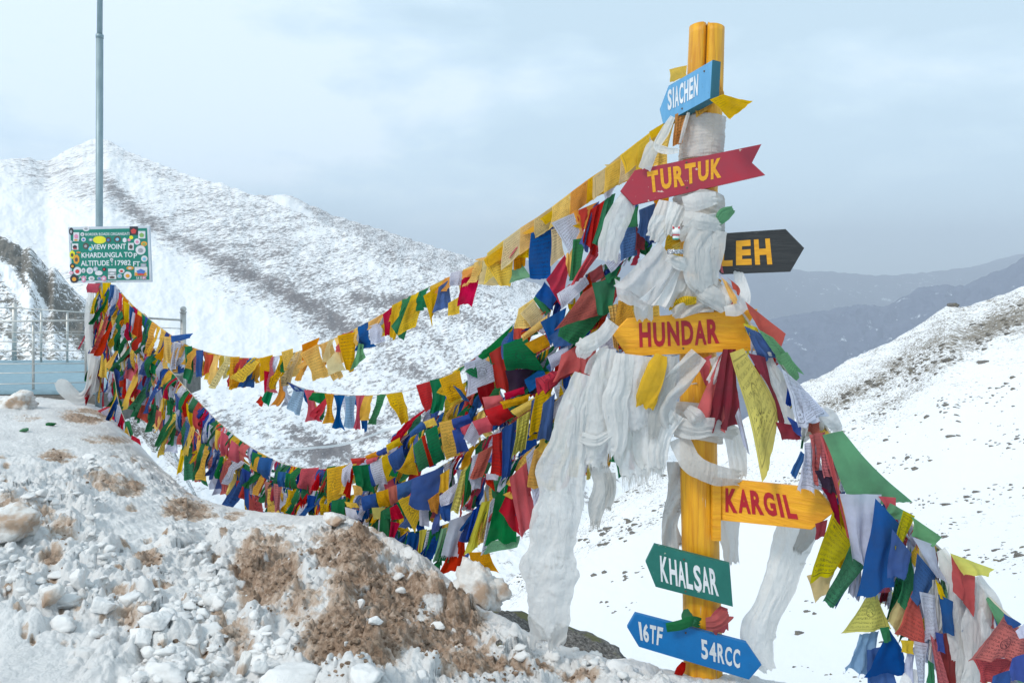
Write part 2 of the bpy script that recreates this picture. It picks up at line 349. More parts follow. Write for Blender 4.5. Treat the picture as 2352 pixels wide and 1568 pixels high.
def mountain_mat(name, rock, rock2, snow, ang, base, stretch, thr, soft=.05, asp=(.35, 1.0)):
    """snow lying between streaks of scree that run down the fall line; attribute 'rk' shifts the balance"""
    m, nt, N, L = nodes(name); o = N.new('ShaderNodeOutputMaterial'); b = N.new('ShaderNodeBsdfPrincipled'); tc = N.new('ShaderNodeTexCoord')
    rot = N.new('ShaderNodeMapping'); rot.inputs['Rotation'].default_value = (0, R(ang), 0); L.new(tc.outputs['Object'], rot.inputs[0])
    mp = N.new('ShaderNodeMapping'); mp.inputs['Scale'].default_value = (asp[0], stretch, asp[1]); L.new(rot.outputs[0], mp.inputs[0])
    at = N.new('ShaderNodeAttribute'); at.attribute_name = 'rk'
    sc_ = N.new('ShaderNodeAttribute'); sc_.attribute_name = 'fine'
    n = noise_(N, L, mp.outputs[0], base, 12, .66); n2 = noise_(N, L, mp.outputs[0], base*8, 10, .78); n3 = noise_(N, L, tc.outputs['Object'], base*.5, 4, .6)
    f = math_(N, L, 'ADD', math_(N, L, 'MULTIPLY', n, .42), math_(N, L, 'MULTIPLY', n2, 1.08)); f = math_(N, L, 'ADD', f, at.outputs['Fac'])
    mr = N.new('ShaderNodeMapRange'); mr.inputs[1].default_value = thr; mr.inputs[2].default_value = thr+soft; L.new(f, mr.inputs[0])
    rr = ramp(N, (.4, .62), (rock, rock2)); L.new(n2, rr.inputs[0])
    L.new(mixc(N, L, mr.outputs[0], snow, rr.outputs[0]), b.inputs['Base Color']); b.inputs['Roughness'].default_value = .85; b.inputs['Specular IOR Level'].default_value = .15
    bp = N.new('ShaderNodeBump'); bp.inputs['Strength'].default_value = .5; bp.inputs['Distance'].default_value = .6/base*.02; L.new(n2, bp.inputs['Height'])
    L.new(bp.outputs[0], b.inputs['Normal']); L.new(b.outputs[0], o.inputs[0]); M[name] = m
mountain_mat('left_mountain', (.15, .137, .145), (.27, .25, .25), (.86, .86, .87), 33, .034, .25, .800, .12, (.17, 1.0))
mountain_mat('right_slope', (.17, .15, .125), (.29, .25, .20), (.87, .87, .88), -27, .24, .35, .815, .10, (.25, 1.1))
mountain_mat('crag', (.10, .098, .09), (.24, .225, .20), (.87, .87, .88), 20, .09, .6, .76, .05, (.8, .8))
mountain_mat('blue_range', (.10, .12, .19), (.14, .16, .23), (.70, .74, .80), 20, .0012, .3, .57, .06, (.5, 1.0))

# ================================================================== TERRAIN
def bands(px, py, lst):
    """sum of soft bands along polylines given on the survey sketch: (points, half width, strength)"""
    out = np.zeros_like(px)
    for pts, w, s in lst:
        pts = np.asarray(pts, float); best = np.full(px.shape, 1e9)
        for a, b in zip(pts[:-1], pts[1:]):
            ab = b-a; t = np.clip(((px-a[0])*ab[0]+(py-a[1])*ab[1])/(ab@ab), 0, 1)
            dd = np.hypot(px-a[0]-t*ab[0], py-a[1]-t*ab[1]); best = np.minimum(best, dd)
        out += s*np.exp(-(best/w)**2)
    return out
def mountain(name, mat, ridge_pts, base_pts, d_ridge, d_base, nx, ny, bl, amp, freq, kind='structure', rj=0, curve=1.0):
    x0, x1 = ridge_pts[0][0], ridge_pts[-1][0]; xs = np.linspace(x0, x1, nx)
    rp = np.array(ridge_pts, float); bp = np.array(base_pts, float)
    ry = np.interp(xs, rp[:, 0], rp[:, 1]); by = np.interp(xs, bp[:, 0], bp[:, 1])
    k = np.ones(9)/9; ryp = np.convolve(np.pad(ry, 4, 'edge'), k, 'valid')
    ry = ryp
    dr = np.interp(xs, [a[0] for a in d_ridge], [a[1] for a in d_ridge]); db = np.interp(xs, [a[0] for a in d_base], [a[1] for a in d_base])
    t = np.linspace(0, 1, ny)
    T, X = np.meshgrid(t, xs, indexing='ij'); Y = by*(1-T)+ry*T; Y = Y+rj*fbm(np.stack([X*.05, Y*.05, X*0+3], -1), 4)*T**6; D = db*(dr/db)**(T**curve)
    V = PA(X, Y, D)
    q = V*freq; w = np.minimum(1, np.minimum(T*6, (1-T)*10+.12))
    q2 = np.stack([X*.011, Y*.016, X*0+amp*900], -1); V[..., 2] += amp*D*w*(ridge(q2, 5)*.6+fbm(q2*3.3, 4)*.5)
    rk = bands(X, Y, bl)
    # the far side of the crest, out of sight
    b1 = V[-1].copy(); b1[:, 1] += .06*dr; b1[:, 2] -= .05*dr; b2 = V[-1].copy(); b2[:, 1] += .3*dr; b2[:, 2] -= .35*dr
    V = np.concatenate([V, b1[None], b2[None]]); rk = np.concatenate([rk, rk[-1:], rk[-1:]])
    o = link(name, grid_mesh(name, V, attrs={'rk': rk}), M[mat]); o['kind'] = kind
    return V

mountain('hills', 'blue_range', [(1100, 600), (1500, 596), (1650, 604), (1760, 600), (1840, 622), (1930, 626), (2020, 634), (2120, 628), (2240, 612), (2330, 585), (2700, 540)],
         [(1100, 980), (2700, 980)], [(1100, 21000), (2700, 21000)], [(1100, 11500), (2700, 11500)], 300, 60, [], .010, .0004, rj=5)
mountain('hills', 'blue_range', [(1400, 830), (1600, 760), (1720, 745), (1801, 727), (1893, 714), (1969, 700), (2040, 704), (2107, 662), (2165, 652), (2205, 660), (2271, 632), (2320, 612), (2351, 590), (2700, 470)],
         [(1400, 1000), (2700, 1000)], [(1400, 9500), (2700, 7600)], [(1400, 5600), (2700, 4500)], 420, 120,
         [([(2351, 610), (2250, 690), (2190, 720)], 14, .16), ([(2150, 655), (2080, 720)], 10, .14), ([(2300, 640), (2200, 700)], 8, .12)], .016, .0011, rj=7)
mountain('hills', 'left_mountain', [(480, 470), (560, 452), (600, 450), (660, 446), (700, 464), (760, 492), (850, 520), (950, 552), (1050, 582), (1130, 612), (1250, 660), (1400, 730)],
         [(480, 620), (1400, 860)], [(480, 3300), (1400, 3300)], [(480, 2300), (1400, 2300)], 400, 90,
         [([(600, 452), (900, 560), (1200, 660)], 60, .10), ([(640, 460), (700, 500)], 14, -.25)], .006, .003, rj=6)
LB = [([(240, 410), (310, 487), (360, 527), (450, 572), (522, 613), (612, 651), (684, 690), (760, 735), (830, 775)], 17, .30),
      ([(560, 640), (640, 700), (720, 745), (800, 780)], 34, .14),
      ([(60, 380), (150, 400), (210, 440), (300, 500)], 26, .13), ([(330, 480), (480, 560), (640, 640), (760, 700), (880, 760)], 40, .07),
      ([(250, 350), (400, 410), (560, 470), (800, 540), (1000, 610), (1200, 700)], 45, .085), ([(560, 560), (700, 620), (820, 681), (930, 700)], 30, .08),
      ([(822, 684), (870, 700), (927, 693)], 13, .30), ([(993, 714), (1080, 732), (1142, 770)], 16, .26), ([(920, 720), (1000, 780), (1060, 850)], 16, .2),
      ([(870, 800), (960, 860), (1040, 905)], 14, .17), ([(420, 900), (520, 960), (600, 1000)], 14, .16), ([(640, 975), (700, 1000), (758, 1035)], 15, .34),
      ([(860, 985), (900, 955), (990, 965), (1060, 1000)], 14, .32), ([(660, 1075), (760, 1050), (840, 1060), (880, 1090)], 24, .26),
      ([(720, 1060), (760, 1030), (830, 1010), (900, 1000)], 10, .25), ([(560, 1035), (700, 1038), (800, 1034)], 9, .26), ([(1000, 900), (1100, 960), (1200, 1040)], 30, .1),
      ([(560, 960), (700, 1030), (880, 1130)], 30, .06), ([(0, 480), (200, 560), (420, 700), (600, 790)], 45, -.22), ([(260, 390), (330, 440)], 26, -.16),
      ([(230, 560), (420, 760), (480, 800)], 70, -.16), ([(420, 800), (620, 800)], 60, -.14), ([(400, 640), (560, 760), (700, 850)], 20, -.05)]
LB = [(p, w*1.15, (k*.38 if k > 0 else k*.5)) for p, w, k in LB]+[([(150, 400), (500, 560), (800, 720), (1000, 900)], 90, .03)]+[([(860, 480+60), (1000, 620), (1200, 740)], 70, .05), ([(560, 520), (900, 700), (1100, 900)], 120, .035)]
LM = mountain('hills', 'left_mountain', [(-260, 372), (0, 367), (50, 362), (75, 366), (110, 372), (150, 346), (185, 330), (214, 318), (250, 322), (290, 346), (350, 370), (430, 402), (520, 425), (590, 452),
          (660, 476), (760, 520), (850, 552), (930, 590), (1000, 622), (1100, 665), (1200, 712), (1300, 765), (1400, 830), (1500, 905), (1600, 990), (1700, 1080)],
         [(-260, 1420), (600, 1420), (1700, 1460)], [(-260, 1500), (214, 2100), (600, 1900), (1200, 1500), (1700, 1100)], [(-260, 210), (300, 250), (800, 330), (1700, 300)], 900, 620, LB, .0055, .010, rj=6)
# the army road winding through the valley floor
def road():
    pts = [(540, 1042), (640, 1036), (720, 1030), (790, 1022), (850, 1003), (900, 985), (990, 975), (1090, 972)]
    c = catmull([(x, y, 0) for x, y in pts], 140); V = []
    X0 = np.linspace(-260, 1700, LM.shape[1])
    for x, y, _ in c:
        cl = LM[:, int(np.argmin(abs(X0-x)))]; py = HY-(cl[:, 2]-EYE)/cl[:, 1]*F; k = int(np.argmax(py <= y)); p = cl[max(2, k)]
        V.append((p[0], p[1], p[2]))
    V = np.array(V); ker = np.ones(13)/13; V = np.stack([np.convolve(np.pad(V[:, i], 6, 'edge'), ker, 'valid') for i in range(3)], -1)
    w = V[:, 1]/F*2.4; S = np.stack([V+np.stack([w*0, -w*4, -w+1.2], -1), V+np.stack([w*0, w*0-2, w+1.2], -1)], 1)
    o = link('road', grid_mesh('road', S), M['snow_block']); o['kind'] = 'structure'
road()
mountain('terrain', 'crag', [(-260, 480), (-60, 520), (0, 543), (30, 556), (52, 572), (70, 566), (86, 596), (110, 624), (122, 606), (140, 640), (165, 660), (190, 680), (205, 700), (225, 730), (300, 900)],
         [(-260, 1060), (300, 1060)], [(-260, 330), (300, 300)], [(-260, 150), (300, 150)], 380, 260,
         [([(0, 560), (60, 620), (110, 690), (160, 730), (205, 760), (215, 840)], 34, .16), ([(40, 650), (30, 720)], 18, .06), ([(10, 620), (60, 700)], 14, -.22), ([(0, 760), (60, 790), (100, 800)], 18, .05), ([(150, 660), (180, 700)], 8, .1), ([(60, 640), (110, 720)], 7, -.2)], .012, .05, rj=9)
RB = [([(1850, 872), (1950, 810), (2060, 760), (2200, 720), (2351, 690)], 22, .10), ([(1900, 930), (2000, 880), (2120, 800), (2240, 760), (2352, 740)], 22, .19), ([(2000, 960), (2060, 920), (2130, 860), (2210, 810), (2300, 740), (2352, 710)], 16, .16),
      ([(1700, 1160), (1800, 1130), (1900, 1060)], 16, .16), ([(1330, 1180), (1500, 1120), (1560, 1090)], 22, .10), ([(1180, 1370), (1300, 1280), (1420, 1230), (1500, 1200)], 12, .16), ([(1130, 1330), (1280, 1250), (1400, 1190)], 10, .13),
      ([(2180, 960), (2260, 900), (2340, 870)], 12, .12), ([(2060, 1240), (2180, 1190), (2352, 1150)], 12, .10), ([(2300, 1300), (2352, 1290)], 20, .12),
      ([(1900, 1160), (2000, 1100), (2100, 1060)], 10, .10), ([(1500, 1350), (1800, 1300), (2300, 1020)], 90, -.16), ([(2352, 900), (2100, 1040)], 40, -.12), ([(1400, 1450), (2300, 1450)], 110, -.3)]
RB = [(p, w*1.25, (k*.55 if k > 0 else k)) for p, w, k in RB]+[([(1880, 930), (2050, 850), (2230, 745), (2352, 705)], 60, .04), ([(1700, 1180), (2000, 1080), (2352, 900)], 70, .02)]
RS = dict(ridge=[(1020, 1500), (1080, 1430), (1150, 1350), (1250, 1270), (1350, 1190), (1450, 1118), (1550, 1062), (1650, 1003), (1750, 935), (1850, 876), (1890, 862), (1950, 826), (2050, 783), (2120, 740), (2170, 704), (2190, 700), (2210, 706), (2280, 684), (2352, 657), (2640, 560)])
def rs_depth(x, t):
    dr = np.interp(x, [1020, 1250, 1850, 2352, 2640], [150, 190, 300, 260, 240]); db = np.interp(x, [1020, 1500, 2640], [26, 22, 17])
    return db*(dr/db)**t
def rs_py(x, t): return 1720*(1-t)+np.interp(x, [a[0] for a in RS['ridge']], [a[1] for a in RS['ridge']])*t
mountain('terrain', 'right_slope', RS['ridge'], [(1020, 1720), (2640, 1720)], [(1020, 150), (1250, 190), (1850, 300), (2352, 260), (2640, 240)], [(1020, 26), (1500, 22), (2640, 17)], 640, 420, RB, .0016, .06, rj=5)

# stones lying on the right slope
def rs_at(x, y):
    ry = np.interp(x, [a[0] for a in RS['ridge']], [a[1] for a in RS['ridge']]); t = (1720-y)/(1720-ry)
    return P(x, y, rs_depth(x, t)), rs_depth(x, t)
def stones():
    mb = MB(); r = random.Random(11)
    cl = [((1900, 940), (2120, 830), 26, 240), ((2080, 860), (2352, 720), 30, 320), ((1950, 990), (2060, 930), 20, 60), ((2150, 940), (2352, 880), 26, 120), ((1980, 1090), (2130, 1050), 14, 60), ((2090, 1160), (2352, 1120), 22, 110),
          ((2200, 1290), (2352, 1280), 30, 110), ((2060, 1250), (2200, 1210), 20, 60), ((1690, 1170), (1850, 1100), 26, 90), ((1340, 1250), (1560, 1160), 22, 170), ((1350, 1140), (1500, 1100), 26, 90), ((1130, 1360), (1300, 1290), 20, 90), ((1420, 1330), (1560, 1290), 16, 24),
          ((1570, 1535), (1870, 1532), 3, 34), ((1870, 1540), (2030, 1556), 12, 24), ((2030, 1010), (2352, 980), 60, 60), ((1830, 1330), (2352, 1400), 90, 60), ((2280, 1030), (2352, 1000), 30, 40), ((1340, 1380), (1500, 1400), 30, 14)]
    for a, b, sp, n in cl:
        for _ in range(n):
            t = r.random(); x = a[0]+(b[0]-a[0])*t+r.gauss(0, 12); y = a[1]+(b[1]-a[1])*t+r.gauss(0, sp*.55)
            ry = np.interp(x, [q[0] for q in RS['ridge']], [q[1] for q in RS['ridge']])
            if y < ry+4 or x > 2500: continue
            p, d = rs_at(x, y); s = d/F*abs(r.gauss(0, 1.9)+1.6)
            mb.chunk(p, (s*r.uniform(1.0, 2.2), s*1.2, s*r.uniform(.45, .9)), r.random()*99, 7, 4, 6, .08, .5)
    o = mb.build('scree', M['slope_rock']); o['kind'] = 'stuff'
stones()
BL = ['large flat boulder highest on the right slope under the scree band', 'small dark stone on the open snow above the green flag, upper left of a pair', 'grey stone on the open snow right of the green flag', 'squarish stone just below the grey one right of the green flag', 'dark stone near the right edge in the middle of the snow slope', 'low stone on the snow left of the squarish one', 'round stone on the snow left of the trailing grey scarf bottom', 'oblong dark stone right of the long trailing grey scarf', 'flat stone beside the oblong one right of the trailing scarf', 'pointed boulder standing on the crest line of the right slope', 'brown stone on the slope between the long white scarf and the grey rag', 'long low stone on the snow left of the green KHALSAR board', 'broken stone just left of the long low one near the KHALSAR board', 'upright stone on the snow right of the long white scarf', 'squat stone right of the long white scarf', 'small stone at the lower edge of the scree band, far right']
def big_stones():
    proto = None
    lst = [(2260, 868-35, 15, 6), (2035, 1012, 8, 5), (2085, 1053, 9, 6), (2104, 1078, 10, 6), (2318, 1030, 6, 4), (2020, 1065, 7, 4), (1836, 1467-12, 13, 6), (1853, 1405, 10, 4), (1871, 1410, 8, 4), (2188, 702, 13, 7), (1453, 1225, 8, 5), (1548, 1311, 9, 5), (1532, 1320, 6, 6), (1389, 1316, 8, 6), (1366, 1322, 9, 5), (2262, 803, 8, 5)]
    for i, (x, y, w, h) in enumerate(lst):
        p, d = rs_at(x, y); s = d/F
        if proto is None:
            mb = MB(); mb.chunk((0, 0, 0), (1, 1, 1), 5, 18, 12, 12, .08, .5); proto = mb.build('boulder', M['slope_rock'])
            o = proto
        else: o = proto.copy(); col.objects.link(o)
        o.location = p; o.scale = (w*s, w*s*.8, h*s); o.rotation_euler = (0, R(-12), R(37*i))
        tag(o, BL[i], 'boulder', 'boulders dotted over the right snow slope')
big_stones()

# ------------------------------------------------------------------ near snow bank
# columns: x, near depth, near height, middle fraction height, crest depth, crest height (all relative to the eye)
BC = np.array([(-320, 2.6, -1.85, -1.92, 13.0, -2.22), (0, 2.6, -1.87, -1.93, 12.6, -2.24), (120, 2.6, -1.88, -2.0, 12.4, -2.26), (230, 2.6, -1.88, -2.1, 11.9, -2.30), (320, 2.6, -1.87, -2.17, 9.8, -2.62), (380, 2.6, -1.86, -2.15, 8.5, -2.60), (430, 2.6, -1.85, -2.15, 7.7, -2.58), (520, 2.5, -1.83, -2.13, 7.2, -2.56), (600, 2.5, -1.80, -2.10, 6.9, -2.50),
               (700, 2.5, -1.78, -2.0, 6.5, -2.40), (790, 2.45, -1.76, -1.95, 6.0, -2.19), (860, 2.45, -1.76, -1.97, 5.6, -2.19), (930, 2.5, -1.80, -2.0, 5.35, -2.20), (1000, 2.5, -1.85, -2.03, 5.0, -2.24), (1100, 2.5, -1.95, -2.1, 4.45, -2.26), (1200, 2.5, -2.05, -2.13, 4.15, -2.25),
               (1300, 2.5, -2.12, -2.17, 4.0, -2.29), (1400, 2.5, -2.2, -2.22, 3.95, -2.31), (1500, 2.5, -2.3, -2.29, 3.95, -2.36), (1600, 2.5, -2.4, -2.35, 3.95, -2.40), (1700, 2.5, -2.45, -2.4, 3.95, -2.42), (1800, 2.5, -2.5, -2.48, 4.0, -2.49), (1950, 2.5, -2.6, -2.6, 4.0, -2.62), (2700, 2.5, -3.0, -3.0, 4.2, -3.0)])
NB, MBK = 1150, 560
xs = np.linspace(-320, 2700, NB); B = [np.interp(xs, BC[:, 0], BC[:, k]) for k in range(6)]
kk = np.hanning(61); kk /= kk.sum(); B = [b if i == 0 else np.convolve(np.pad(b, 30, 'edge'), kk, 'valid') for i, b in enumerate(B)]
def bank_z(ix, t):
    """height over the run from the near edge (t=0) to the crest (t=1) and down the far side (t>1)"""
    dn, zn, zm, dc, zc = [B[k][ix] for k in (1, 2, 3, 4, 5)]
    tt = np.clip(t, 0, 1); d = 1/((1-tt)/dn+tt/dc)
    s = (d-dn)/(dc-dn)
    z = zn*(1-s)*(1-2*s)+zm*4*s*(1-s)+zc*s*(2*s-1)
    e = np.maximum(t-1, 0)*10; d2 = d+e*1.3; z2 = z-(1.35*e-.24*(1-np.exp(-e*5)))
    return d2, z2
tr = np.concatenate([np.linspace(0, 1, MBK-90), 1+np.linspace(0, 1, 91)[1:]**1.7*1.3])
T, IX = np.meshgrid(tr, np.arange(NB), indexing='ij'); X = xs[IX]; D, Z = bank_z(IX, T)
V = np.stack([(X-CX)/F*D, D, EYE+Z], -1); PY = HY-Z/D*F
# where dirty spoil shows through the snow: centre x, y, radii, amount (seen on the sketch), and where the surface is smooth or lumpy
DP = [(610, 1325, 95, 105, .66), (700, 1290, 60, 50, .2), (800, 1280, 110, 75, .64), (880, 1370, 160, 90, .66), (810, 1480, 150, 105, .72), (990, 1440, 150, 85, .66), (1080, 1530, 120, 50, .6), (700, 1400, 60, 50, .45), (720, 1500, 60, 50, .4), (1030, 1490, 80, 30, .4), (1180, 1540, 130, 32, .6), (1330, 1555, 60, 20, .5),
      (900, 1215, 65, 16, .45), (430, 1172, 75, 32, .52), (340, 1290, 45, 38, .55), (230, 1112, 75, 26, .5), (130, 1052, 60, 26, .52), (290, 1125, 55, 30, .5), (90, 1190, 50, 30, .45), (140, 1235, 50, 40, .45), (20, 1180, 45, 45, .4), (120, 1295, 35, 25, .5), (190, 1400, 40, 20, .4), (300, 1440, 60, 30, .42), (360, 1470, 60, 25, .4), (20, 880, 70, 24, .6), (200, 955, 75, 22, .55), (330, 1000, 30, 14, .4),
      (60, 1345, 30, 14, .35), (530, 1470, 50, 30, .42), (560, 1500, 30, 60, .4), (270, 1370, 30, 20, .35), (60, 960, 50, 12, .3), (250, 1010, 90, 14, .35), (640, 1215, 60, 14, .3), (540, 1180, 40, 10, .3)]
_r = random.Random(77)
for _ in range(70):
    _x, _y = _r.uniform(0, 620), _r.uniform(1040, 1500); DP.append((_x, _y, _r.uniform(8, 26), _r.uniform(5, 13), _r.uniform(.28, .5)))
dirt = np.full(X.shape, -.34)
for cx, cy, rx, ry, a in DP:
    q = np.sqrt(((X-cx)/rx)**2+((PY-cy)/ry)**2); dirt = np.maximum(dirt, -.34+(a+.34)*sst(1.35, .45, q))
cov = fbm(V*np.array([.9, .9, .9]), 4); dirt = np.where(dirt > -.3, dirt+.06, dirt); dirt += .14*cov+.08*fbm(V*4.5, 3)
rough = .12+.88*np.clip(sst(1010, 1130, PY)*(1-.9*sst(330, 80, X)*sst(1390, 1480, PY))*1.0, 0, 1)
rough *= (1-.8*np.exp(-(((X-330)/95)**2+((PY-1200)/75)**2)*1.0))*(1-.75*np.exp(-((PY-(1190+.0*X))/40)**2)*(X > 430)*(X < 760))*(.25+.75*sst(1.01, .93, T))
rough = np.clip(rough*.82, .08, 1)
q = V*np.array([1, .55, 1])
big = ridge(V*1.1+3, 2)*.05+fbm(V*1.6, 3)*.09
wx, wy = V[..., 0]+.06*fbm(V*6, 2), V[..., 1]+.06*fbm(V*6+5, 2)
f1, r1 = worley(wx*4.6, wy*3.4, 1); f2, r2 = worley(wx*10, wy*7.5, 2); f3, r3 = worley(wx*22, wy*17, 4)
chunk = np.clip(.62-f1, 0, .30)*r1**1.5*.42+np.clip(.60-f2, 0, .28)*r2**1.2*.24+np.clip(.6-f3, 0, .3)*r3*.12-.05
chunk += .028*ridge(np.stack([V[..., 0]*3.2+V[..., 1], V[..., 1]*1.6, V[..., 2]*3], -1), 4)
fine = fbm(V*30, 3)*.018+np.abs(fbm(V*14, 3))*.034
grit = np.clip((dirt+.1)*1.6, 0, 1)*(np.abs(fbm(V*18, 4))*.06-.03)
band = ridge(np.stack([V[..., 0]*1.2, V[..., 1]*.5, V[..., 2]*9], -1), 3)*.018
V[..., 2] += big*np.clip(rough+.15, 0, 1)*sst(-.02, .12, T)*(.35+.65*sst(1.05, .8, T))+rough*(chunk+fine+band)+grit*.8+.012*fbm(V*5, 3)
o = link('ground', grid_mesh('ground', V, attrs={'dirt': dirt}), M['ground']); o['kind'] = 'structure'
BANK = V
def on_bank(x, y):
    """point of the snow surface seen at sketch position x, y (first hit from the near side)"""
    i = int(np.clip(np.searchsorted(xs, x), 0, NB-1)); c = BANK[:, i]; py = HY-(c[:, 2]-EYE)/c[:, 1]*F
    k = np.argmax(py <= y); return c[k]

def rubble():
    mb = MB(); r = random.Random(21)
    reg = [((0, 700), (1180, 1568), 600), ((430, 1000), (1330, 1560), 170), ((560, 1150), (1240, 1500), 60), ((1000, 1450), (1480, 1560), 120), ((0, 430), (1030, 1250), 420)]
    for (x0, x1), (y0, y1), n in reg:
        for _ in range(n):
            x = r.uniform(x0, x1); y = r.uniform(y0, y1)
            if x < 330 and y > 1390 and r.random() < .93: continue
            if math.hypot((x-330)/110, (y-1200)/85) < 1: continue
            nz = float(noise(np.array([x*.012, y*.012, 2.2])))
            if nz < -.05 and r.random() < .75: continue
            p = on_bank(x, y)
            if p[1] > 9: continue
            inside = max((a_*(1 if ((x-cx)/rx)**2+((y-cy)/ry)**2 < 1.1 else 0)) for cx, cy, rx, ry, a_ in DP)
            if inside > .3 and r.random() < .93: continue
            s = min(.085, .008+abs(r.gauss(0, .019)))*(1.15 if y > 1250 else .8)*(.5 if inside > .3 else 1)
            mb.chunk(p+np.array([0, 0, -s*.12]), (s*r.uniform(.8, 1.8), s*r.uniform(.8, 1.3), s*r.uniform(.5, 1.0)), r.random()*99, 16, 11, 11, .17, .42)
    o = mb.build('snow_rubble', M['snow_block'], smooth=True); o['kind'] = 'stuff'
    mb = MB()
    for cx, cy, rx, ry, a in DP:
        if rx < 30: continue
        for _ in range(int(rx*ry*.010*a)):
            an, ra = r.uniform(0, 6.28), r.random()**.6*.8; x = cx+rx*ra*math.cos(an); y = cy+ry*ra*math.sin(an); p = on_bank(x, y)
            if p[1] > 12: continue
            s = .0025+abs(r.gauss(0, .0048)); mb.chunk(p, (s*1.3, s, s*.8), r.random()*99, 6, 4, 6, .1, .5)
    o = mb.build('dirt_clods', M['dirt_clod']); o['kind'] = 'stuff'
rubble()
# single blocks of ploughed snow that can be told apart: x, y, half width, half height, label
SB = [(362, 1436-8, 38, 27, 'snow_block', 'pale angular snow block half buried below the small brown dirt patch', 3), (322, 1464, 33, 24, 'snow_block', 'rounded snow block touching the lower left of the angular one', 4),
      (112, 1370, 26, 24, 'snow_stained', 'brown stained snow ball at the left of the rubble', 9), (178, 1332, 21, 27, 'snow_block', 'upright grey snow lump right of the stained snow ball', 6), (594, 1538-8, 22, 19, 'snow_block', 'smooth white snow lump beneath the big brown spoil patch', 7),
      (556, 1553-25, 15, 36, 'snow_stained', 'tall leaning dirty snow slab beside the smooth white lump', 8), (480, 1545, 28, 15, 'snow_stained', 'round dirty bottomed snow lump at the lower edge left of centre', 12), (325, 1552, 24, 14, 'snow_block', 'small rounded snow lump low in the frame between rubble', 15),
      (840, 1552, 45, 26, 'snow_block', 'large smooth snow boulder at the bottom below the dark spoil', 17), (655, 1560, 75, 26, 'snow_block', 'wide white snow slab on the bottom edge', 19), (372, 1475, 13, 12, 'snow_stained', 'little pointed snow crumb with a brown spot', 23),
      (235, 1395, 30, 16, 'snow_block', 'flat grey snow lump in the middle of the left rubble', 25), (150, 1395-8, 22, 14, 'snow_block', 'white snow cap leaning over the stained snow ball', 27), (770, 1190, 26, 14, 'snow_stained', 'broken snow crust standing on the crest of the bank', 29), (1005, 1440, 16, 8, 'snow_block', 'thin snow flake lying on the brown spoil face', 31),
      (862, 1425, 14, 9, 'snow_block', 'white snow crumb in the middle of the brown spoil face', 33), (915, 1325, 14, 7, 'snow_block', 'narrow white snow chip high on the spoil face', 35), (826, 1395, 10, 10, 'snow_block', 'small grey ice chip on the spoil face', 37)]
for x, y, w, h, m, lab, sd in SB:
    p = on_bank(x, min(y+h*.4, 1566)); k = p[1]/F
    mb = MB(); mb.chunk((0, 0, 0), (w*k, w*k*.85, h*k), sd, 40, 28, 13, .085, .55); o = mb.build('snow_block', M[m], smooth=True)
    o.location = (p[0], p[1], p[2]+h*k*.35); o.rotation_euler = (0, R((sd*37) % 30-15), 0); tag(o, lab, 'snow block')
def mound():
    for x, y, d, w, h, sd_, lab in [(30, 905, 11.9, .36, .20, 51, 'dirty snow mound at the left edge before the blue deck'), (20, 1190-5, 6.2, .26, .13, 52, 'grey snow hump with brown underside at the left edge')]:
        mb = MB(); mb.chunk((0, 0, 0), (w, w*.7, h), sd_, 44, 30, 12, .12, .6); o = mb.build('snow_block', M['snow_stained'], smooth=True); pb = on_bank(x, y+30); o.location = (pb[0], pb[1], pb[2]+h*.15); tag(o, lab, 'snow block')
mound()
def ice_lump():
    mb = MB(); mb.chunk((0, 0, 0), (.17, .13, .17), 41, 40, 28, 10, .14, .6); mb.chunk((-.15, -.02, -.08), (.14, .12, .13), 44, 30, 20, 9, .12, .6); mb.chunk((.12, .03, -.04), (.12, .08, .09), 46, 30, 20, 9, .16, .6)
    o = mb.build('snow_block', M['snow_stained'], smooth=True); o.location = P(1092, 1352, 4.75); tag(o, 'ragged melting grey snow lump under the lowest flags on the crest', 'snow block')
ice_lump()
def rock_ledge():
    for (x, y, d, w, dd, h, sd, ry, lab, ca) in [(1190, 1440, 5.1, .36, .30, .13, 3, 27, 'long dark lichen covered rock ledge behind the snow crest and long white scarf', 'rock'),
                                                (1340, 1497, 4.9, .29, .28, .13, 8, 21, 'speckled grey granite rock right of the long white scarf foot', 'rock'),
                                                (1392, 1522, 4.7, .12, .14, .10, 5, 6, 'rounded granite boulder with yellow lichen at the end of the ledge', 'rock'),
                                                (1438, 1545, 4.65, .065, .08, .045, 6, 20, 'small brown rock at the right tip of the ledge', 'rock')]:
        mb = MB(); mb.chunk((0, 0, 0), (w, dd, h), sd, 48, 32, 14, .10, .6); o = mb.build('rock', M['lichen_rock'], smooth=True)
        o.location = P(x, y+18, d); o.rotation_euler = (0, R(ry), 0); tag(o, lab, ca)
rock_ledge()
def bits():
    for x, y, s, lab, sd in [(115, 978, 11, 'small scrap of bright green cloth lying on the trodden snow', 1), (54, 992, 9, 'pale green scrap of cloth on the snow at the far left', 2)]:
        p = on_bank(x, y); mb = MB(); mb.ball((0, 0, 0), (s*p[1]/F, .05, .02), 10, 6, sd, .9, 2.5); o = mb.build('cloth_scrap', M['flag_G0'] if sd == 1 else M['flag_T0'], smooth=True); o.location = (p[0], p[1], p[2]+.02); tag(o, lab, 'cloth scrap')
    for x, y, s, lab, sd in [(1146, 1491-10, 7, 'little black stone on the snow below the grey snow lump', 3)]:
        p = on_bank(x, y); mb = MB(); mb.ball((0, 0, 0), (s*p[1]/F, s*p[1]/F, s*p[1]/F), 10, 7, sd, .8, 2); o = mb.build('stone', M['lichen_rock']); o.location = (p[0], p[1], p[2]+.01); tag(o, lab, 'stone')
bits()

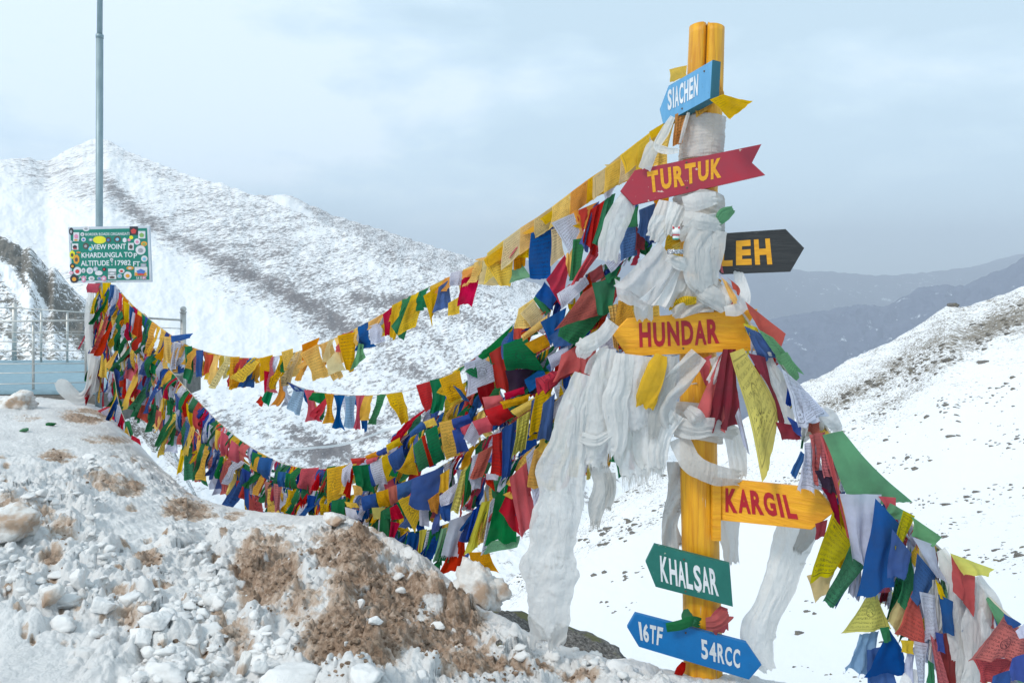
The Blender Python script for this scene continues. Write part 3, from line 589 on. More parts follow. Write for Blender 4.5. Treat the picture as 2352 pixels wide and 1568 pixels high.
# ================================================================== VIEWING PLATFORM AND RAILINGS (far left)
def platform():
    z = -2.06; d0, d1 = 11.25, 14.9; xl, xr = -13.0, -6.85
    mb = MB(); mb.box(((xl+xr)/2, (d0+d1)/2, EYE+z-.03), ((xr-xl)/2, (d1-d0)/2, .03)); o = mb.build('platform_deck', M['platform_blue']); o['kind'] = 'structure'
    mb = MB(); mb.box(((xl+xr)/2, (d0+d1)/2, EYE+z-.36), ((xr-xl)/2+.04, (d1-d0)/2+.04, .29)); o = mb.build('platform_base', M['concrete']); o['kind'] = 'structure'
    mb = MB(); mb.box(P(385, 878, 11.75), (.36, .35, .075)); o = mb.build('railing_footing', M['concrete']); o['kind'] = 'structure'
platform()
def Z1(u, v): return (u*.3, 470.4+v*.3)
def rail_fence(label, d, posts, rails, group=None, tilt=0):
    b = P(*Z1(posts[0][0], posts[0][2]), d); e = empty('railing', b, label, 'railing')
    for (u, v0, v1, w, ball) in posts:
        x, y0 = Z1(u, v0); _, y1 = Z1(u, v1); a = P(x, y0, d); c = P(x, y1, d); k = d/F*.3
        mb = MB(); mb.tube([c, a], w*k/2, 10); o = mb.build('post', M['steel'], e, smooth=True)
        if ball:
            s = MB(); s.ball(a+np.array([0, 0, ball*k*.6]), ball*k/2, 12, 8); s.tube([a, a+np.array([0, 0, .02])], w*k*.62, 12); s.build('ball_cap', M['steel'], o, smooth=True) if False else link('ball_cap', new_mesh('ball_cap', s.v, s.f), M['steel'], e)
    for (u0, v0, u1, v1, w) in rails:
        dd = d-.05; a = P(*Z1(u0, v0), dd); c = P(*Z1(u1, v1), dd); mb = MB(); mb.tube([a, c], w*dd/F*.3/2, 8); mb.build('handrail' if w > 12 else 'rail', M['steel'], e, smooth=True)
    return e
rail_fence('front steel railing in front of the blue deck left of the flag wrapped pole', 11.3, [(255, 880, 1412, 19, 0), (658, 880, 1345, 19, 0)],
           [(-900, 900, 668, 885, 15), (-900, 985, 660, 970, 7), (-900, 1053, 660, 1046, 7), (-900, 1130, 660, 1114, 7), (-900, 1222, 660, 1213, 7), (-900, 1302, 660, 1278, 7), (-900, 1388, 660, 1358, 7)])
rail_fence('rear steel railing of the deck, seen behind the front railing', 14.6, [(110, 752, 1190, 34, 0), (315, 812, 1205, 17, 0), (515, 825, 1240, 17, 0)],
           [(-1200, 770, 110, 788, 8), (110, 788, 655, 825, 9), (110, 975, 655, 995, 5), (-1200, 975, 110, 975, 5), (110, 1010, 655, 1050, 5), (-1200, 1040, 110, 1045, 5), (110, 1090, 655, 1120, 5), (-1200, 1110, 110, 1115, 5), (110, 1150, 655, 1180, 5), (-1200, 1165, 110, 1165, 5)])
rail_fence('end steel railing with a ball topped newel right of the flag wrapped pole', 11.6, [(1403, 826, 1420, 42, 46), (1150, 1010, 1360, 17, 0)],
           [(1060, 862, 1388, 882, 16), (1100, 935, 1388, 947, 7), (1130, 1020, 1388, 1026, 7), (1150, 1100, 1388, 1096, 7), (1150, 1180, 1388, 1170, 7), (1150, 1250, 1388, 1245, 7), (1150, 1300, 1390, 1302, 16)])

# ================================================================== POLE WITH VIEW POINT BOARD
PD = 11.1
def quadmap(c, D0, nrm_off=0.0):
    """map unit square (u right, v down) to a planar patch given sketch corners TL TR BR BL and depth D0 (scalar or 4)"""
    dd = [D0]*4 if np.isscalar(D0) else D0
    q = [P(x, y, d) for (x, y), d in zip(c, dd)]; n = np.cross(q[1]-q[0], q[3]-q[0]); n /= np.linalg.norm(n)
    if n[1] > 0: n = -n
    def f(u, v, off=0): return (1-u)*(1-v)*q[0]+u*(1-v)*q[1]+u*v*q[2]+(1-u)*v*q[3]+n*(off+nrm_off)
    f.n = n; return f
_fc = {}
def text_mesh(txt, bold=.03, ext=0):
    cu = bpy.data.curves.new('t', 'FONT'); cu.body = txt; cu.offset = bold; cu.resolution_u = 3
    ob = bpy.data.objects.new('t', cu); me = bpy.data.meshes.new_from_object(ob)
    v = np.array([x.co[:] for x in me.vertices]); f = [tuple(p.vertices) for p in me.polygons]
    bpy.data.objects.remove(ob); bpy.data.curves.remove(cu); bpy.data.meshes.remove(me)
    lo, hi = v.min(0), v.max(0); v[:, 0] = (v[:, 0]-lo[0])/(hi[0]-lo[0]); v[:, 1] = 1-(v[:, 1]-lo[1])/(hi[1]-lo[1])
    return v, f
def lettering(txt, corners, depth, mat, parent, off=.002, bold=.03, name='lettering'):
    q = quadmap(corners, depth); v, f = text_mesh(txt, bold)
    V = [q(a[0], a[1], off) for a in v]
    if np.dot(np.cross(V[f[0][1]]-V[f[0][0]], V[f[0][2]]-V[f[0][0]]), q.n) < 0: f = [t[::-1] for t in f]
    return link(name, new_mesh(name, V, f, smooth=False), M[mat], parent)
def plate(poly, depthfn, thick, mat, name, parent, mat_edge=None, bev=.004):
    """flat board: outline given as 3-D points on a plane, extruded away from the viewer"""
    pts = [np.asarray(p) for p in poly]; c = sum(pts)/len(pts); n = np.cross(pts[1]-pts[0], pts[2]-pts[1]); n /= np.linalg.norm(n)
    if n[1] > 0: n = -n
    k = len(pts); v = [c+(p-c)*(1-bev/max(.05, np.linalg.norm(p-c))) for p in pts]+[p-n*bev for p in pts]+[p-n*thick for p in pts]
    f = [tuple(range(k))]
    for i in range(k):
        j = (i+1) % k; f.append((i, j, k+j, k+i)[::-1]); f.append((k+i, k+j, 2*k+j, 2*k+i)[::-1])
    f.append(tuple(range(2*k, 3*k))[::-1])
    if np.dot(np.cross(v[f[0][1]]-v[f[0][0]], v[f[0][2]]-v[f[0][1]]), n) < 0: f = [t[::-1] for t in f]
    o = link(name, new_mesh(name, v, f, smooth=False), M[mat], parent)
    if mat_edge:
        o.data.materials.append(M[mat_edge])
        for p in o.data.polygons:
            if abs(np.dot(np.array(p.normal), n)) < .9: p.material_index = 1
    return o
def view_board():
    base = P(228, 934, PD); e = empty('sign_pole', base, 'tall grey metal pole carrying the green view point board, wrapped in flags below', 'sign pole')
    def pl(a, b, r, nm='pole'):
        mb = MB(); mb.tube([a, b], r, 16); return mb.build(nm, M['galvanised'], e, smooth=True)
    pl(P(227, 965, PD), P(229, 84, PD), .053); pl(P(229, 84, PD), P(231, -260, PD), .041); pl(P(229, 88, PD), P(229, 80, PD), .058, 'collar')
    def Zb(u, v): return (150.5+.096*u, 508+.096*v)
    fd = PD-.10; Q = [Zb(60, 140), Zb(2005, 110), Zb(2065, 1455), Zb(118, 1480)]
    b = plate([P(*q, fd) for q in Q], None, .03, 'panel_frame', 'sign_panel', e)
    g = [Zb(118, 208), Zb(1950, 165), Zb(2008, 1400), Zb(160, 1425)]
    gm = quadmap(g, fd, .002); link('green_field', new_mesh('green_field', [gm(0, 0), gm(0, 1), gm(1, 1), gm(1, 0)], [(0, 1, 2, 3)], smooth=False), M['panel_green'], e)
    def T(t, tl, tr, br, bl, bold=.02, mat='letter_white'): lettering(t, [Zb(*tl), Zb(*tr), Zb(*br), Zb(*bl)], fd, mat, e, .004, bold)
    T('BORDER ROADS ORGANISATI', (478, 285), (1530, 265), (1532, 335), (480, 348), .012)
    T('VIEW POINT', (620, 555), (1448, 540), (1450, 665), (625, 680)); T('KHARDUNGLA TO', (385, 755), (1605, 735), (1608, 860), (388, 878)); T('P', (1635, 765), (1715, 765), (1715, 885), (1635, 885))
    T('ALTITUDE', (368, 945), (1046, 937), (1049, 1062), (372, 1072)); T(':', (1100, 965), (1128, 965), (1128, 1058), (1100, 1058)); T('17982', (1186, 936), (1562, 930), (1565, 1055), (1189, 1060)); T('FT', (1622, 962), (1785, 960), (1785, 1080), (1622, 1082)); T('JAY', (318, 1312), (430, 1308), (432, 1382), (320, 1385), .015); T('K', (472, 1306), (520, 1305), (522, 1380), (474, 1382), .015); T('54 RCC', (1695, 1325), (1940, 1320), (1942, 1390), (1697, 1395), .015)
    T('#LAMBO', (965, 1432), (1200, 1428), (1201, 1452), (966, 1456), .01, 'panel_green')
    um = lambda x: x
    cols = {'w': (.72, .72, .75), 'k': (.03, .03, .04), 'y': (.8, .75, .02), 'o': (.8, .35, .03), 'r': (.6, .05, .05), 'p': (.75, .3, .45), 'b': (.08, .2, .55), 'c': (.2, .55, .75), 'g': (.35, .37, .4), 'n': (.1, .07, .06), 'v': (.45, .5, .6), 'm': (.25, .45, .12)}
    for k, c in cols.items():
        if 'st_'+k not in M: paint('st_'+k, c, bump=0, rough=.4)
    def disc(u, v, rx, ry, n, off, mat, par, rot=0.0, name='sticker'):
        V = []; 
        for i in range(n):
            th = 2*math.pi*(i+.5)/n+rot; V.append(P(*Zb(u+rx*math.cos(th), v+ry*math.sin(th)), fd)+np.array([0, -off, 0]))
        return link(name, new_mesh(name, V, [tuple(range(n))], smooth=False), M[mat], par)
    S = [(495, 180, 82, 62, 16, 'w', 'g'), (140, 245, 55, 90, 14, 'k', 'g'), (262, 355, 100, 125, 4, 'w', 'p'), (255, 450, 95, 45, 4, 'w', 'o'), (130, 498, 42, 42, 12, 'v', 'w'), (230, 610, 110, 105, 4, 'w', 'k'), (235, 655, 110, 35, 4, 'w', 'r'), (435, 437, 54, 54, 14, 'w', 'b'), (610, 445, 52, 40, 8, 'g', 'w'),
         (818, 447, 155, 92, 24, 'y', 'y'), (1030, 445, 66, 72, 12, 'n', 'b'), (1245, 430, 85, 80, 10, 'n', 'c'), (1418, 455, 52, 62, 6, 'w', 'w'), (1575, 390, 48, 48, 8, 'y', 'y'), (1525, 450, 40, 38, 8, 'p', 'p'), (1635, 230, 140, 145, 4, 'k', 'r'), (1828, 325, 120, 125, 4, 'w', 'm'), (1718, 490, 72, 75, 16, 'w', 'p'), (1882, 540, 74, 58, 16, 'o', 'm'),
         (490, 592, 70, 75, 16, 'n', 'g'), (605, 660, 58, 58, 7, 'c', 'y'), (1570, 605, 95, 120, 4, 'w', 'n'), (1800, 690, 118, 112, 22, 'w', 'g'), (165, 800, 70, 105, 6, 'y', 'n'), (265, 910, 75, 120, 7, 'o', 'n'), (312, 748, 55, 22, 6, 'o', 'r'), (1890, 898, 77, 77, 18, 'w', 'c'), (1870, 1050, 95, 60, 4, 'g', 'v'), (172, 1072, 65, 65, 16, 'k', 'o'),
         (290, 1192, 95, 100, 18, 'w', 'r'), (435, 1180, 48, 62, 8, 'w', 'g'), (588, 1182, 78, 80, 18, 'w', 'v'), (722, 1145, 55, 58, 14, 'v', 'w'), (930, 1148, 50, 50, 12, 'k', 'r'), (1120, 1170, 135, 50, 4, 'w', 'w'), (1120, 1245, 140, 45, 4, 'g', 'w'), (1120, 1335, 140, 70, 4, 'w', 'n'), (800, 1240, 92, 60, 10, 'w', 'w'), (1347, 1190, 72, 55, 14, 'w', 'r'),
         (1550, 1120, 90, 45, 8, 'o', 'w'), (1810, 1200, 215, 150, 4, 'w', 'b'), (1805, 1265, 200, 55, 4, 'o', 'r'), (145, 1235, 55, 45, 6, 'p', 'w'), (215, 1378, 100, 100, 20, 'k', 'o'), (440, 1385, 55, 85, 6, 'p', 'w'), (628, 1370, 75, 60, 8, 'w', 'g'), (815, 1365, 60, 45, 10, 'g', 'b'), (925, 1370, 65, 70, 6, 'p', 'w'), (1300, 1310, 58, 58, 14, 'v', 'c'), (1493, 1297, 92, 92, 20, 'w', 'o'), (1885, 1350, 50, 40, 6, 'p', 'w'), (410, 315, 50, 50, 7, 'w', 'g'), (1110, 920, 38, 42, 10, 'w', 'g')]
    for i, (u, v, rx, ry, n, a, b2) in enumerate(S):
        o = disc(u, v, rx*(1.02 if n > 4 else 1.0), ry, n, .004+.0006*i/10, 'st_'+a, e)
        if a != b2: disc(u, v+ry*.08, rx*.5, ry*.45, max(5, n-2) if n > 4 else 5, .0075+.0006*i/10, 'st_'+b2, o, .3, 'print') if False else disc(u, v+ry*.08, rx*.52, ry*.48, max(5, n-2) if n > 4 else 5, .0078+.0006*i/10, 'st_'+b2, e, .3)
view_board()

# ================================================================== DIRECTION POST
POD = 4.1
def Z7(u, v): return (1364.1+.39*u, 47.04+.39*v)
def Z8(u, v): return (1175.9+.42*u, 611.5+.42*v)
def Z2(u, v): return (1175.9+.2802*u, 1128.9+.2802*v)
def R1(u, v): return (1787.4+.4302*u, 893.7+.4302*v)
def R7(u, v): return (1599.2+.42*u, 517.4+.42*v)
def Z6(u, v): return (846.7+.33*u, 423.4+.33*v)
def Z5(u, v): return (752.6+.33*u, 846.7+.33*v)
def Z4(u, v): return (376.3+.3*u, 705.6+.3*v)
def Z3(u, v): return (188.1+.3*u, 639.7+.3*v)
def ZK(u, v): return (1458.1+.21*u, 423.3+.21*v)
def R9(u, v): return (2022.5+.25*u, 1175.9+.25*v)
def D_(u, v): return (u, v)
PCX = [(-100, 1626), (66, 1624), (250, 1617), (430, 1606), (700, 1602), (900, 1603), (1100, 1605), (1250, 1609), (1568, 1615), (1800, 1620)]
def post_x(y): return np.interp(y, [a[0] for a in PCX], [a[1] for a in PCX])
POST = empty('direction_post', P(1617, 1620, POD), 'yellow wooden log post with coloured arrow boards, standing at the right of the snow bank', 'signpost')
def post_log():
    n = 64; ys = np.concatenate([np.linspace(1700, 66, 110)]); V = []
    for y in ys:
        c = P(post_x(y), y, POD); rr = np.interp(y, [60, 1600], [.104, .112])
        ring = []
        nd = np.interp(y, [66, 480, 700, 900], [1, .9, .35, 0])
        for k in range(n):
            th = 2*math.pi*k/n; d = np.array([math.cos(th), math.sin(th)])
            # split running down the front of the log, a little left of centre
            a = (th-(1.5*math.pi-.30)+math.pi) % (2*math.pi)-math.pi; b = (th-(.5*math.pi-.3)+math.pi) % (2*math.pi)-math.pi
            g = 1-nd*.62*math.exp(-(a/.085)**2)-nd*.5*math.exp(-(b/.09)**2)
            g *= 1-.10*nd*math.exp(-(a/.32)**2)
            p = rr*g*(1+.025*float(noise(np.array([math.cos(th)*1.5, math.sin(th)*1.5, y*.004])))+.012*float(noise(np.array([math.cos(th)*7, math.sin(th)*7, y*.006]))))
            ring.append((c[0]+p*d[0], c[1]+p*d[1], c[2]+(0 if y > 66.5 else (.012 if math.cos(th) < -.1 else -.008*math.cos(th)))))
        V.append(ring)
    v = [p for r in V for p in r]; f = []
    for i in range(len(V)-1):
        for k in range(n): f.append((i*n+k, i*n+(k+1) % n, (i+1)*n+(k+1) % n, (i+1)*n+k))
    top = len(v); v.append(tuple(np.mean(V[-1], axis=0)-np.array([0, 0, .01])))
    for k in range(n): f.append(((len(V)-1)*n+k, (len(V)-1)*n+(k+1) % n, top))
    me = new_mesh('log', v, f); o = link('log', me, M['wood_yellow'], POST); me.materials.append(M['wood_end'])
    for p in me.polygons:
        if len(p.vertices) == 3: p.material_index = 1; p.use_smooth = False
post_log()
def board(name_label, outline, depths, mat, texts, edge=None, thick=.028, nails=()):
    """outline: sketch points; depths: (x_left, d_left, x_right, d_right) -> plane tilt"""
    xl, dl, xr, dr = depths
    # the plane contains the vertical direction; depth along sketch x must stay planar in space: 1/d is linear in x
    dep = lambda x: 1/np.interp(x, [xl, xr], [1/dl, 1/dr]) if xl <= x <= xr else 1/(1/dl+(x-xl)/(xr-xl)*(1/dr-1/dl))
    o = plate([P(x, y, dep(x)) for x, y in outline], None, thick, mat, 'arrow_board', POST, edge); o['label'] = name_label
    # children of the board sit in the same post space
    def sub(ob): ob.parent = o; ob.location = (0, 0, 0); return ob
    for t, c, m, bold in texts:
        d4 = [dep(x) for x, y in c]
        for ch_i, (cu, cc) in enumerate(split_text(t, c)):
            sub(lettering(cu, cc, [dep(x) for x, y in cc], m, POST, .0025, bold, 'letter'))
    for x, y in nails:
        c = P(x, y, dep(x)-.002); mb = MB(); mb.ball(c, (.006, .003, .006), 8, 5); sub(mb.build('nail', M['nail'], POST))
    return o
WID = {'I': .42, '1': .42, 'L': .85, 'E': .92, 'T': 1.0, 'J': .8, 'F': .9}
def split_text(t, c):
    """cut a word into letters along its quad; hand-painted letters of nearly equal width"""
    w = [WID.get(ch, 1.0) if ch != ' ' else .55 for ch in t]; gp = [.2*(.45 if t[i:i+1] in 'RA' or t[i+1:i+2] == 'A' else 1) for i in range(len(t)-1)]+[0]; tot = sum(w)+sum(gp); x = 0; out = []
    c = [np.array(q, float) for q in c]
    for ch, ww, gap in zip(t, w, gp):
        a, b = x/tot, (x+ww)/tot; x += ww+gap
        if ch == ' ': continue
        if ch == 'I': m = (a+b)/2; a, b = m-.16/tot, m+.16/tot
        jt = rnd.uniform(-.02, .02)
        top = lambda u: c[0]*(1-u)+c[1]*u; bot = lambda u: c[3]*(1-u)+c[2]*u
        dv = (bot(a)-top(a))*jt
        out.append((ch, [tuple(top(a)+dv), tuple(top(b)+dv), tuple(bot(b)+dv), tuple(bot(a)+dv)]))
    return out
FD = 3.965
board('light blue board reading SIACHEN, topmost, turned aside', [Z7(437, 385), Z7(700, 232), Z7(688, 458), Z7(405, 612), Z7(385, 525)], (1516, 4.12, 1637, 3.80), 'board_sky',
      [('SIACHEN', [Z7(435, 415), Z7(617, 318), Z7(612, 445), Z7(437, 535)], 'letter_white', .035)], 'board_skyedge', .07, [Z7(650, 300), Z7(520, 520)])
board('dark red board reading TURTUK with a notched tail', [Z7(240, 882), Z7(988, 728), Z7(932, 838), Z7(1010, 910), Z7(232, 1088), Z7(155, 1005)], (1424, 4.03, 1758, 3.90), 'board_red',
      [('TURTUK', [Z7(312, 892), Z7(752, 808), Z7(750, 925), Z7(325, 1018)], 'letter_yellow', .045)], None, .028, [Z7(545, 835), Z7(548, 985)])
board('black board reading LEH in yellow, pointing right', [(1585, 541), Z7(1130, 1228), Z7(1240, 1340), Z7(1158, 1480), (1585, 633)], (1585, 4.0, 1848, 3.93), 'board_black',
      [('LEH', [(1652, 557), Z7(1035, 1285), Z7(1050, 1438), (1649, 611)], 'letter_yellow', .05)])
board('orange yellow board reading HUNDAR in red, with a notched tail', [Z8(632, 285), Z8(1345, 235), Z8(1275, 350), Z8(1362, 460), Z8(630, 492), Z8(550, 370)], (1407, 3.96, 1748, 3.93), 'board_yellow',
      [('HUNDAR', [Z8(693, 308), Z8(1128, 290), Z8(1135, 423), Z8(698, 442)], 'letter_red', .04)], None, .03, [Z8(937, 448)])
board('orange yellow board reading KARGIL, pointing right', [(1640, 1098), R1(200, 530), R1(305, 652), R1(178, 750), (1640, 1193)], (1640, 3.99, 1919, 3.62), 'board_yellow',
      [('KARGIL', [Z8(1168, 1208), R1(72, 565), R1(108, 692), Z8(1168, 1340)], 'letter_red', .045)])
def batten():
    mb = MB(); a = P(1644.5, 1097, 3.965); b = P(1644.5, 1239, 3.965); mb.box((a+b)/2, (.024, .016, (a[2]-b[2])/2)); mb.build('batten', M['board_yellow'], POST)
batten()
board('dark green board reading KHALSAR, pointing left', [Z2(1165, 433), Z2(1785, 592), Z2(1812, 943), Z2(1178, 780), Z2(1095, 575)], (1482, 3.99, 1684, 3.90), 'board_green',
      [('KHALSAR', [Z2(1212, 522), Z2(1675, 640), Z2(1697, 858), Z2(1222, 735)], 'letter_white', .03)], None, .028, [Z2(1410, 555), Z2(1423, 815)])
board('bright blue lowest board reading 16TF 54RCC, pointed at both ends', [Z2(1010, 1000), Z2(1925, 1240), Z2(2048, 1420), Z2(1945, 1540), Z2(1040, 1270), Z2(945, 1112)], (1440, 3.98, 1750, 3.90), 'board_blue',
      [('16TF', [Z2(1035, 1062), Z2(1240, 1112), Z2(1222, 1262), Z2(1055, 1215)], 'letter_white', .035), ('54RCC', [Z2(1545, 1200), Z2(1870, 1290), Z2(1868, 1445), Z2(1555, 1362)], 'letter_white', .03)], None, .028, [Z2(1425, 1155)])

# ================================================================== CLOTH
def dline(x):
    s = (x-CX)/F; t = (1.12-4.1*s)/(7*s+7.82); return 4.1+7*np.clip(t, -.05, 1)
_seed = [100]
def sd():
    _seed[0] += 1; return _seed[0]
def cloth_patch(q, k, parent, folds=2.0, amp=.11, bulge=0.0, pinch=0.0, fray=0, nu=10, nv=12, curl=0.0, name='flag', twist=0.0, side=0.0):
    """piece of thin cloth hung between four corners (TL TR BR BL, world points) with pleats, a belly, rolled or frayed hem"""
    s0 = sd(); r = random.Random(s0); q = [np.asarray(a, float) for a in q]
    W = (np.linalg.norm(q[1]-q[0])+np.linalg.norm(q[2]-q[3]))/2; H = (np.linalg.norm(q[3]-q[0])+np.linalg.norm(q[2]-q[1]))/2; S = (W*H)**.5
    u = np.linspace(0, 1, nu+1); v = np.linspace(0, 1, nv+1); V, U = np.meshgrid(v, u, indexing='ij')
    ph = r.random()*6.28; ph2 = r.random()*6.28; fv = folds*(1+.25*r.uniform(-1, 1))
    Up = .5+(U-.5)*(1-pinch*np.sin(np.pi*np.clip(V, 0, 1))**1.0*1.0)
    Up = Up+.03*np.sin(V*7+ph)*np.sin(U*3.1)
    A = (1-Up)*(1-V); B_ = Up*(1-V); C = Up*V; Dd = (1-Up)*V
    p = A[..., None]*q[0]+B_[..., None]*q[1]+C[..., None]*q[2]+Dd[..., None]*q[3]
    n = np.cross(q[1]-q[0], q[3]-q[0])+np.cross(q[2]-q[1], q[3]-q[2]); n /= np.linalg.norm(n)+1e-9
    if n[1] > 0: n = -n
    ex = q[1]-q[0]; ex = ex/(np.linalg.norm(ex)+1e-9)
    amp = amp*1.45
    for i_ in range(4):
        cn = [(0, 0), (1, 0), (1, 1), (0, 1)][i_]; wgt = ((1-np.abs(U-cn[0]))*(1-np.abs(V-cn[1])))**3
        if i_ > 1: p = p+(wgt*r.gauss(0, .10)*S)[..., None]*n+(wgt*r.gauss(0, .04)*S)[..., None]*ex
    p = p+((U-.5)*-.10*S*np.sin(np.pi*V)*r.uniform(-.3, 1.2))[..., None]*ex
    w = .22+.78*V**.8
    arg = 2*np.pi*fv*U+ph+1.1*np.sin(2.3*V+ph2)
    off = amp*S*w*(np.sin(arg)+.35*np.sin(2.1*arg+ph2))
    nz = fbm(np.stack([U*2.2, V*2.2, U*0+s0*.37], -1), 3); off = off+amp*1.9*S*nz*w
    cr = ridge(np.stack([U*1.6+V*.9+s0*.21, V*1.1-U*.5, U*0+s0*.77], -1), 2); off = off+amp*.75*S*cr*(.4+.6*V)
    off = off+bulge*S*np.sin(np.pi*V)+curl*S*V**3
    lat = .35*amp*S*w*np.cos(arg)+.03*S*np.sin(5*V+ph2)*V+side*S*np.sin(np.pi*V)
    p = p+off[..., None]*n+lat[..., None]*ex
    ey = (q[3]+q[2]-q[0]-q[1]); ey = ey/(np.linalg.norm(ey)+1e-9)
    hem = np.array([r.uniform(-1, 1) for _ in range(nu+1)])*.014*S+(.02*S*np.sin(arg[-1]))+.05*S*r.uniform(-1, 1)*np.sin(np.pi*u)
    p[-1] += hem[:, None]*ey
    v_ = [tuple(a) for a in p.reshape(-1, 3)]; uv = [(a, 1-b) for a, b in zip(U.ravel(), V.ravel())]
    m = nu+1; f = [(i*m+j, i*m+j+1, (i+1)*m+j+1, (i+1)*m+j) for i in range(nv) for j in range(nu)]
    if fray:
        bot = p[-1]; nt = int(26*min(2, W/.2))
        for _ in range(nt):
            t = r.random()*(nu-.01); i = int(t); a = bot[i]*(1-t+i)+bot[i+1]*(t-i); l = fray*S*r.uniform(.3, 1); dx = ex*S*r.uniform(-.02, .02)
            tip = a+ey*l+dx+n*r.uniform(-.02, .02)*S; b = len(v_); hw = ex*S*.006
            v_ += [tuple(a-hw), tuple(a+hw), tuple(tip)]; uv += [(0, 0)]*3; f.append((b, b+1, b+2))
    o = link(name, new_mesh(name, v_, f, uv=np.array(uv)), M[k], parent); return o

class FlagString:
    all = []
    def __init__(s, label, pts, depth=None, doff=0.0, cord_r=.004, group=None):
        s.pts = np.array(pts, float)
        s.d = (lambda x, y: dline(x)+doff) if depth is None else depth
        w = np.array([P(x, y, s.d(x, y)) for x, y in s.pts]); s.c = catmull(w, 40*len(pts))
        mid = s.c[0]; s.e = empty('prayer_flag_string', mid, label, 'prayer flags', group)
        s.c2 = s.c+np.stack([.006*fbm(s.c*4+k*9, 2) for k in range(3)], -1)
        mb = MB(); mb.tube(s.c2[::5], cord_r, 6); mb.build('cord', M['cord'], s.e, smooth=True)
        seg = np.linalg.norm(np.diff(s.c2, axis=0), axis=1); s.l = np.concatenate([[0], np.cumsum(seg)]); FlagString.all.append(s)
    def at(s, l): return np.array([np.interp(l, s.l, s.c2[:, k]) for k in range(3)])
    def fill(s, pal, width, height, lo=0.0, hi=1.0, gap=.0, seed=1, sway=.25, dsway=.3, wind=0.0, roll=.15, ratio=.9, printed=.75, jit=.25, voff=0, pinch=.35, bel=0.0, fray=.25):
        """hang a run of flags; width and height in metres (or pairs: start, end)"""
        r = random.Random(seed); L = s.l[-1]; l = lo*L; i = r.randrange(len(pal))
        while l < hi*L:
            t = l/L; g = lambda a: a if np.isscalar(a) else np.interp(t, [lo, hi], a)
            w = g(width)*r.uniform(1-jit, 1+jit); h = g(height)*r.uniform(1-jit, 1+jit*.7); a = s.at(l); b = s.at(min(L, l+w))
            k = pal[i % len(pal)]; i += 1
            if r.random() < .12: k = r.choice(pal)
            dx = r.gauss(wind, sway)*h; dy = r.gauss(0, dsway)*h*.6; sc_ = r.uniform(*((.55, 1.05) if r.random() > roll else (.15, .4)))*ratio
            ex = b-a; mid = (a+b)/2; dn = np.array([dx, dy, -math.sqrt(max(.2*h*h, h*h-dx*dx*.7-dy*dy))])
            ub = r.uniform(-.04, .04); 
            exh = ex*np.array([1, 1, r.uniform(.3, 1.0)]); m2 = mid+dn
            q = [a, b, m2+exh*.5*sc_+np.array([0, 0, r.gauss(0, .06)*h]), m2-exh*.5*sc_+np.array([0, 0, r.gauss(0, .06)*h])]
            st = 0 if r.random() > printed else (1 if r.random() < .6 else 2)
            cloth_patch(q, 'flag_%s%d' % (k, st), s.e, folds=r.uniform(.6, 2.2), amp=r.uniform(.05, .15), bulge=bel+r.uniform(-.1, .1), pinch=r.uniform(0, pinch), nu=7, nv=9, fray=(.10 if r.random() < fray else 0), side=r.uniform(-.12, .12))
            l += w*r.uniform(.72, 1.02)+(g(gap) if r.random() < .8 else g(gap)*2.5)
def nearest(x, y):
    best = None
    for s in FlagString.all:
        w = s.c; px = CX+w[:, 0]/w[:, 1]*F; py = HY-(w[:, 2]-EYE)/w[:, 1]*F; d = np.hypot(px-x, (py-y)).min()
        if best is None or d < best[0]: best = (d, s)
    return best[1]
_k = [0]
def Q(Z, items, dfun, d0=0.0, step=-.0022):
    """flags placed one by one: colour key, style, TL TR BR BL (+options)"""
    for it in items:
        k, st, c = it[0], it[1], [Z(*a) for a in it[2]]; op = it[3] if len(it) > 3 else {}
        op = dict(op); dz = op.pop('dz', 0); tilt = op.pop('tilt', .0)
        cx = sum(a[0] for a in c)/4; cy = sum(a[1] for a in c)/4; gs = 1.12 if Z in (R1, R7) else 1.08; c = [(cx+(a-cx)*gs, cy+(b-cy)*gs) for a, b in c]; _k[0] += 1; d = dfun(cx)+d0+step*(_k[0] % 40)+dz
        q = [P(c[0][0], c[0][1], d+.02), P(c[1][0], c[1][1], d+.02), P(c[2][0], c[2][1], d-tilt), P(c[3][0], c[3][1], d-tilt)]
        tx, ty = (c[0][0]+c[1][0])/2, (c[0][1]+c[1][1])/2
        kw = dict(folds=1.3, amp=.055, nu=12, nv=14); kw.update(op)
        cloth_patch(q, 'flag_%s%d' % (k, st), nearest(tx, ty).e, **kw)

PAL = ['B', 'W', 'R', 'G', 'Y']
YP = ['Y', 'Y', 'O', 'Y', 'G', 'Y', 'W', 'Y', 'O', 'B', 'Y', 'R', 'Y', 'C']
